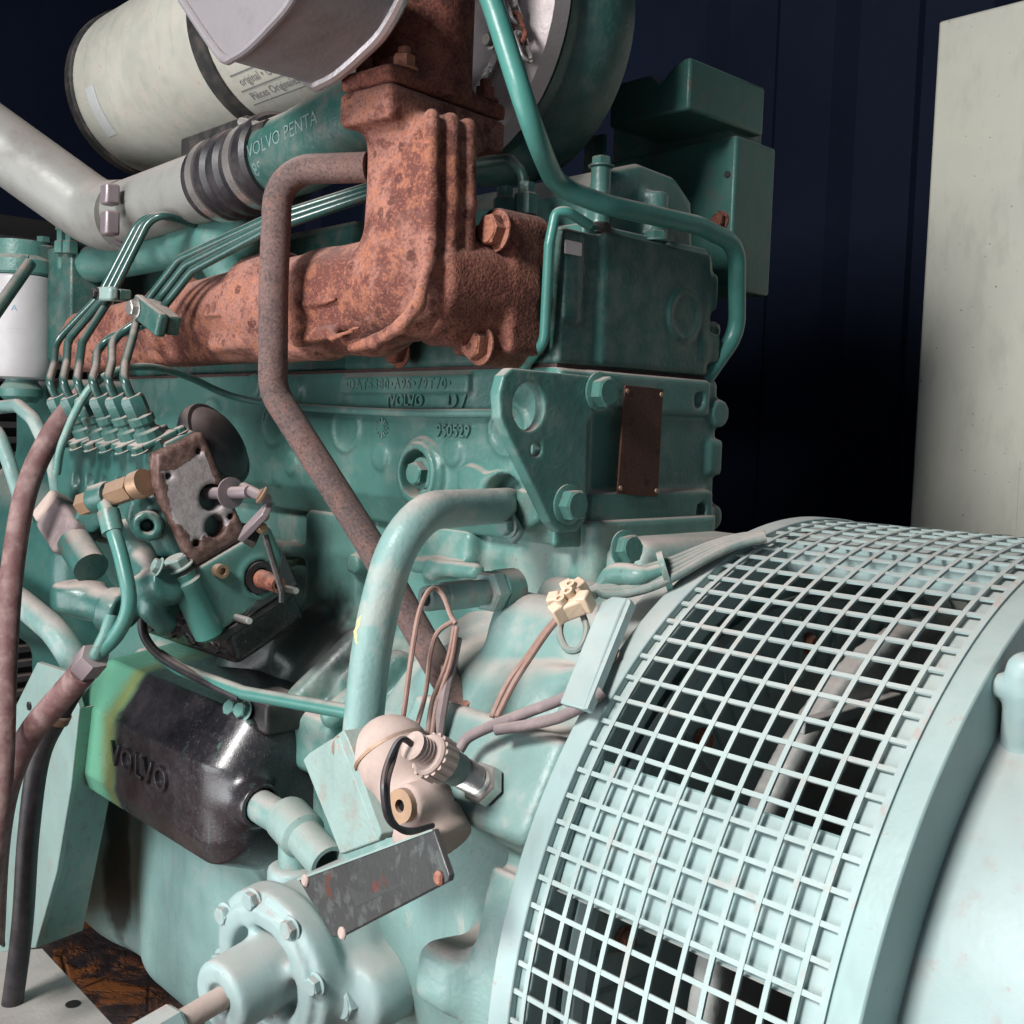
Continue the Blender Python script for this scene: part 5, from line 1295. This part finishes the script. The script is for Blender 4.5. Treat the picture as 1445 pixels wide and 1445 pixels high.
wl2 = wire('short dark purple taped cable between the splice and the sensor', [AY(644, 900, -.148), AY(638, 930, -.15), AY(626, 985, -.16), AY(616, 1050, -.17)], .0042, 'wire_grey', 'taped_cable', 'cable')
mb = MB(); mb.lathe([(.0048, 0), (.0052, .001), (.0052, .003), (.0048, .004)], AY(633, 940, -.151), AY(630, 950, -.151)-AY(633, 935, -.151), 14); mb.build('cable_tie', 'wire_pink', wl2)
# wires and cables over the housing
_old = (GY, GZ); GY, GZ = .0927, -.3674
RW = .318
def CP(l): return [AC(a, b, RW+(e[0] if e else 0)) for a, b, *e in l]
for o, nm in ((0, 'left'), (9, 'right')):
    pipe('sensor_wire', 'pale pink wire, %s of the twin run down to the grey cable' % nm, CP([(694+o*.8, 1012), (716+o, 965), (745+o*.6, 925), (770+o*.5, 890), (795+o*.4, 862)]), .0020, 'wire_pink', 0, 8, 'wire', True, 'twin pale wires below the connector')
pipe('grey_cable', 'thick grey-violet cable with cut end, upper of two', CP([(648, 1058), (662, 1040), (700, 1022), (750, 1003), (800, 983), (830, 960)]), .0036, 'wire_grey', 0, 12, 'cable', True, 'two grey cables over the housing')
pipe('grey_cable', 'thick grey-violet cable, lower of two, passing under the strap', CP([(700, 1030, .001), (720, 1027), (750, 1022), (790, 1012), (830, 992), (850, 975)]), .0036, 'wire_grey', 0, 12, 'cable', True, 'two grey cables over the housing')
cn = empty('wire_connector', tuple(AC(805, 850, .329)), 'small ivory plastic screw connector block on the wires', 'connector')
p = AC(806, 850, .331); er_ = nrm(V(0, p[1]-GY, p[2]-GZ)); xx = nrm(V(1, 0, 0)*.75+.66*np.cross(er_, V(1, 0, 0))); yy_ = np.cross(er_, xx)
mb = MB(); mb.box((-.0085, -.010, -.007), (.009, .010, .006), mw=frame(p, xx, yy_, er_)); mb.build('body', 'ivory', cn, bevel=.002)
for sx2, sy2, an in ((-.009, -.007, .4), (-.010, .005, -.3), (.008, .009, .5), (.010, -.006, -.5), (.0, .012, .2)):
    xa = xx*math.cos(an)+yy_*math.sin(an); mb = MB(); mb.box((-.0042, -.0046, -.006), (.0042, .0046, .0075), mw=frame(p+xx*sx2+yy_*sy2, xa, np.cross(er_, xa), er_)); mb.build('terminal_tower', 'ivory', cn, bevel=.0012)
for sx2, sy2 in ((-.004, -.010), (.004, .010), (.002, -.002)):
    mb = MB(); q = p+xx*sx2+yy_*sy2*.55+er_*.006; mb.lathe([(.0036, 0), (.0036, .005), (.002, .005), (.002, .003), (0, .003)], q, er_, 12); mb.build('terminal', 'ivory', cn)
cb = empty('cable_bundle', tuple(AC(920, 805, .319)), 'bundle of paint-covered cables in a split sleeve tied over the housing', 'cable')
for i, (o, r) in enumerate(((0, .0034), (11, .0037), (21, .0032), (-10, .0033), (30, .0030))):
    mb = MB(); mb.tube(spline(CP([(828+i*3, 838-o*.2), (860, 822+o*.6), (905, 812+o*.7), (950, 797+o*.6), (1000, 775+o*.4), (1040, 762+o*.25), (1080, 756+o*.1)]), 8), r, 12); mb.build('cable', 'wire_green', cb)
mb = MB(); mb.tube(spline(CP([(848, 826), (870, 812, .004), (905, 812, .006), (930, 806, .004)]), 6), .011, 12, radii=[.005+.0035*math.sin(math.pi*min(1, i/14)) for i in range(19)]); mb.build('sleeve', 'teal_low', cb)
p = AC(938, 806, .319); mb = MB(); mb.lathe([(.0125, -.002), (.0135, -.002), (.0135, .002), (.0125, .002)], p, AC(960, 797, .319)-AC(910, 812, .319), 20); mb.build('cable_tie', 'teal_low', cb)
wl3 = pipe('grey_wire_loop', 'short grey wire loop hanging under the ivory connector', CP([(822, 866), (828, 890), (818, 915), (800, 916), (790, 895), (793, 872)]), .0024, 'wire_green', 0, 8, 'wire', True)
st = empty('cover_strap', tuple(AC(830, 990, .319)), 'flat bent pale mint metal strap holding cables against the housing', 'strap')
P_ = [AC(a, b, .324) for a, b in ((846, 850), (864, 841), (886, 843), (876, 862), (823, 1001), (789, 992))]
mb = MB(); mb.prism(P_, (.001, .005, -.003)); mb.build('strap', 'mint', st, bevel=.0012)
P_ = [AC(a, b, .324) for a, b in ((886, 844), (890, 849), (829, 1000), (823, 1001))]
mb = MB(); mb.prism(P_, (.001, .004, -.003)); mb.build('folded_edge', 'mint', st)
bolt(AC(862, 925, .314), (0, -.8, .6), .005, 'brass', st)
GY, GZ = _old

# ------------------------------------------------------------------ generator
G2Y, G2Z, DR = .0927, -.3674, -.0165      # generator axis as seen on the guard's rims
def PA(R, a, x): R = R+DR; return V(x, G2Y-R*math.cos(R_(a)), G2Z+R*math.sin(R_(a)))
def arcband(R0, R1, a0, a1, x0, x1, n=None):
    mb = MB(); n = n or max(2, int(abs(a1-a0)/2.5)); vs = []; fs = []
    for i in range(n+1):
        a = a0+(a1-a0)*i/n
        vs += [PA(R0, a, x0), PA(R1, a, x0), PA(R1, a, x1), PA(R0, a, x1)]
    for i in range(n):
        b = 4*i
        for k in range(4): fs.append((b+k, b+4+k, b+4+(k+1) % 4, b+(k+1) % 4))
    fs += [(3, 2, 1, 0), tuple(4*n+k for k in range(4))]
    mb.add(vs, [f[::-1] for f in fs]); return mb
A0g, A1g = -28, 150
gen = empty('generator', (.7, G2Y, -.7), 'mint green generator with open ventilated adapter drum beside the engine', 'generator')
mb = MB(); mb.lathe([(.24, 0), (.268, .0), (.272, .004), (.274, .5)], (.386, G2Y, G2Z), (1, 0, 0), 128); mb.build('body', 'mint', gen)
arcband(.288, .3255, 0, 360, .3755, .392, 160).build('end_flange', 'mint_flange', gen, bevel=.0012, seg=2)
# adapter drum: rings, solid band, top strip
for nm, a0, a1, x0, x1 in (('drum_ring', 0, 360, .1735, .1985), ('drum_ring', 0, 360, .3545, .3754), ('drum_band', 20.5, 35.4, .1987, .3543), ('drum_band', 78, 100, .1987, .3543), ('drum_band', -60, -22, .1987, .3543)):
    arcband(.298, .3204 if nm == 'drum_ring' else .3178, a0, a1, x0, x1).build(nm, 'mint', gen, bevel=.001)
# inside: flywheel face with bolts, rotor plate
mb = MB(); mb.lathe([(.190, .0), (.191, .004), (.247, .004), (.251, 0), (.251, -.01)], (.186, G2Y, G2Z), (1, 0, 0), 96); mb.build('flywheel', 'mint', gen)
for k in range(60):
    a = 6*k; p0, p1 = PA(.210, a, .190), PA(.258, a, .190); mb = MB(); mb.tube([p0, p1], .0022, 6); mb.build('flywheel_rib', 'lit_mint_dust', gen)
for k in range(10):
    bolt(PA(.235, 36*k+14, .191), (1, 0, 0), .0065, 'rust', gen)
c = Cast((.255, G2Y-.275, G2Z-.275), (.305, G2Y+.275, G2Z+.275), .0045)
c.cyl((.262, G2Y, G2Z), (.280, G2Y, G2Z), .247, rd=.004, k=0)
for k in range(6):
    p = PA(.19, 60*k+38, .29); c.cyl((.270, p[1], p[2]), (.32, p[1], p[2]), .055, rd=.008, k=.004, sub=True)
c.build('rotor_plate', 'rotor', gen)
qa = AX(1128, 962, .283); qb = AX(1262, 985, .283); mb = MB(); mb.box((.2805, qa[1], qb[2]-.004), (.288, qb[1], qb[2]+.004)); mb.build('rotor_bar', 'rotor', gen, bevel=.001)
mb = MB(); mb.cyl((.1825, G2Y, G2Z), (.1845, G2Y, G2Z), .1895, n=64); mb.build('hollow_shade', 'void', gen)  # black disc painted as the unlit hollow inside the flywheel ring
mb = MB(); mb.cyl((.186, G2Y, G2Z), (.38, G2Y, G2Z), .06, n=48); mb.build('shaft', 'void', gen)
mb = MB(); mb.lathe([(.10, 0), (.270, 0), (.270, .004), (.10, .004)], (.366, G2Y, G2Z), (1, 0, 0), 64); mb.build('inner_shield', 'black', gen)
# lifting lug on the body
c = Cast((.36, -.16, -.20), (.52, .02, -.04), .003)
lg0 = AC(1443, 1066, .278)
c.cone(lg0, lg0+V(.004, -.012, .046), .0115, .0100, .003); c.ball(lg0+V(.004, .002, -.005), (.022, .018, .009), .005); c.cyl(lg0+V(-.016, -.012, .036), lg0+V(.01, -.012, .036), .006, k=.004)
c.build('lifting_lug', 'mint', gen)
mb = MB(); mb.box((.30, -.12, -.78), (1.0, .34, -.60)); mb.build('foot', 'mint', gen, bevel=.01)

# mesh guard round the drum
mg = empty('mesh_guard', (.285, G2Y-.3, G2Z-.1), 'curved pale mint square wire mesh guard wrapped round the generator drum', 'guard')
arcband(.3205, .3262, A0g, A1g, .1722, .1885, 90).build('rim', 'mint', mg, bevel=.0008)
arcband(.3245, .3268, A0g, A1g, .372, .3758, 90).build('edge_strip', 'mint', mg)
STEP = math.degrees(.0162/.307)
wx = .0030; nx = 12; dxs = (.3745-.188)/11.5
arc = arcband(.3231, .3249, A0g, A1g, -wx/2, wx/2, 110).mesh('strand', 40); arc.materials.append(M['mint_mesh'])
for k in range(nx):
    x = .188+dxs*(k+.6)
    if x > .3735: break
    link('ring_strand', arc, None, mg, Matrix.Translation((x+random.uniform(-.0005, .0005), random.uniform(-.0004, .0004), random.uniform(-.0004, .0004))))
mbx = MB(); mbx.box((.1865, -.0014, -.0008), (.3745, .0014, .0008)); me = mbx.mesh('cross_strand', 30); me.materials.append(M['mint_mesh'])
ang = A0g+1.0; k = 0
while ang < A1g-1:
    er_ = V(0, -math.cos(R_(ang)), math.sin(R_(ang))); et_ = V(0, math.sin(R_(ang)), math.cos(R_(ang)))
    o = PA(.3238, ang, 0)
    tw = random.gauss(0, .0025); x_ = nrm(V(1, 0, 0)+et_*tw); e2 = nrm(et_-x_*(x_@et_)); r2 = np.cross(x_, e2)
    o = o-V(1, 0, 0)*0+et_*(-tw*.28+random.uniform(-.0004, .0004))
    link('cross_strand', me, None, mg, frame(o, tuple(x_), tuple(e2), tuple(r2)))
    ang += STEP
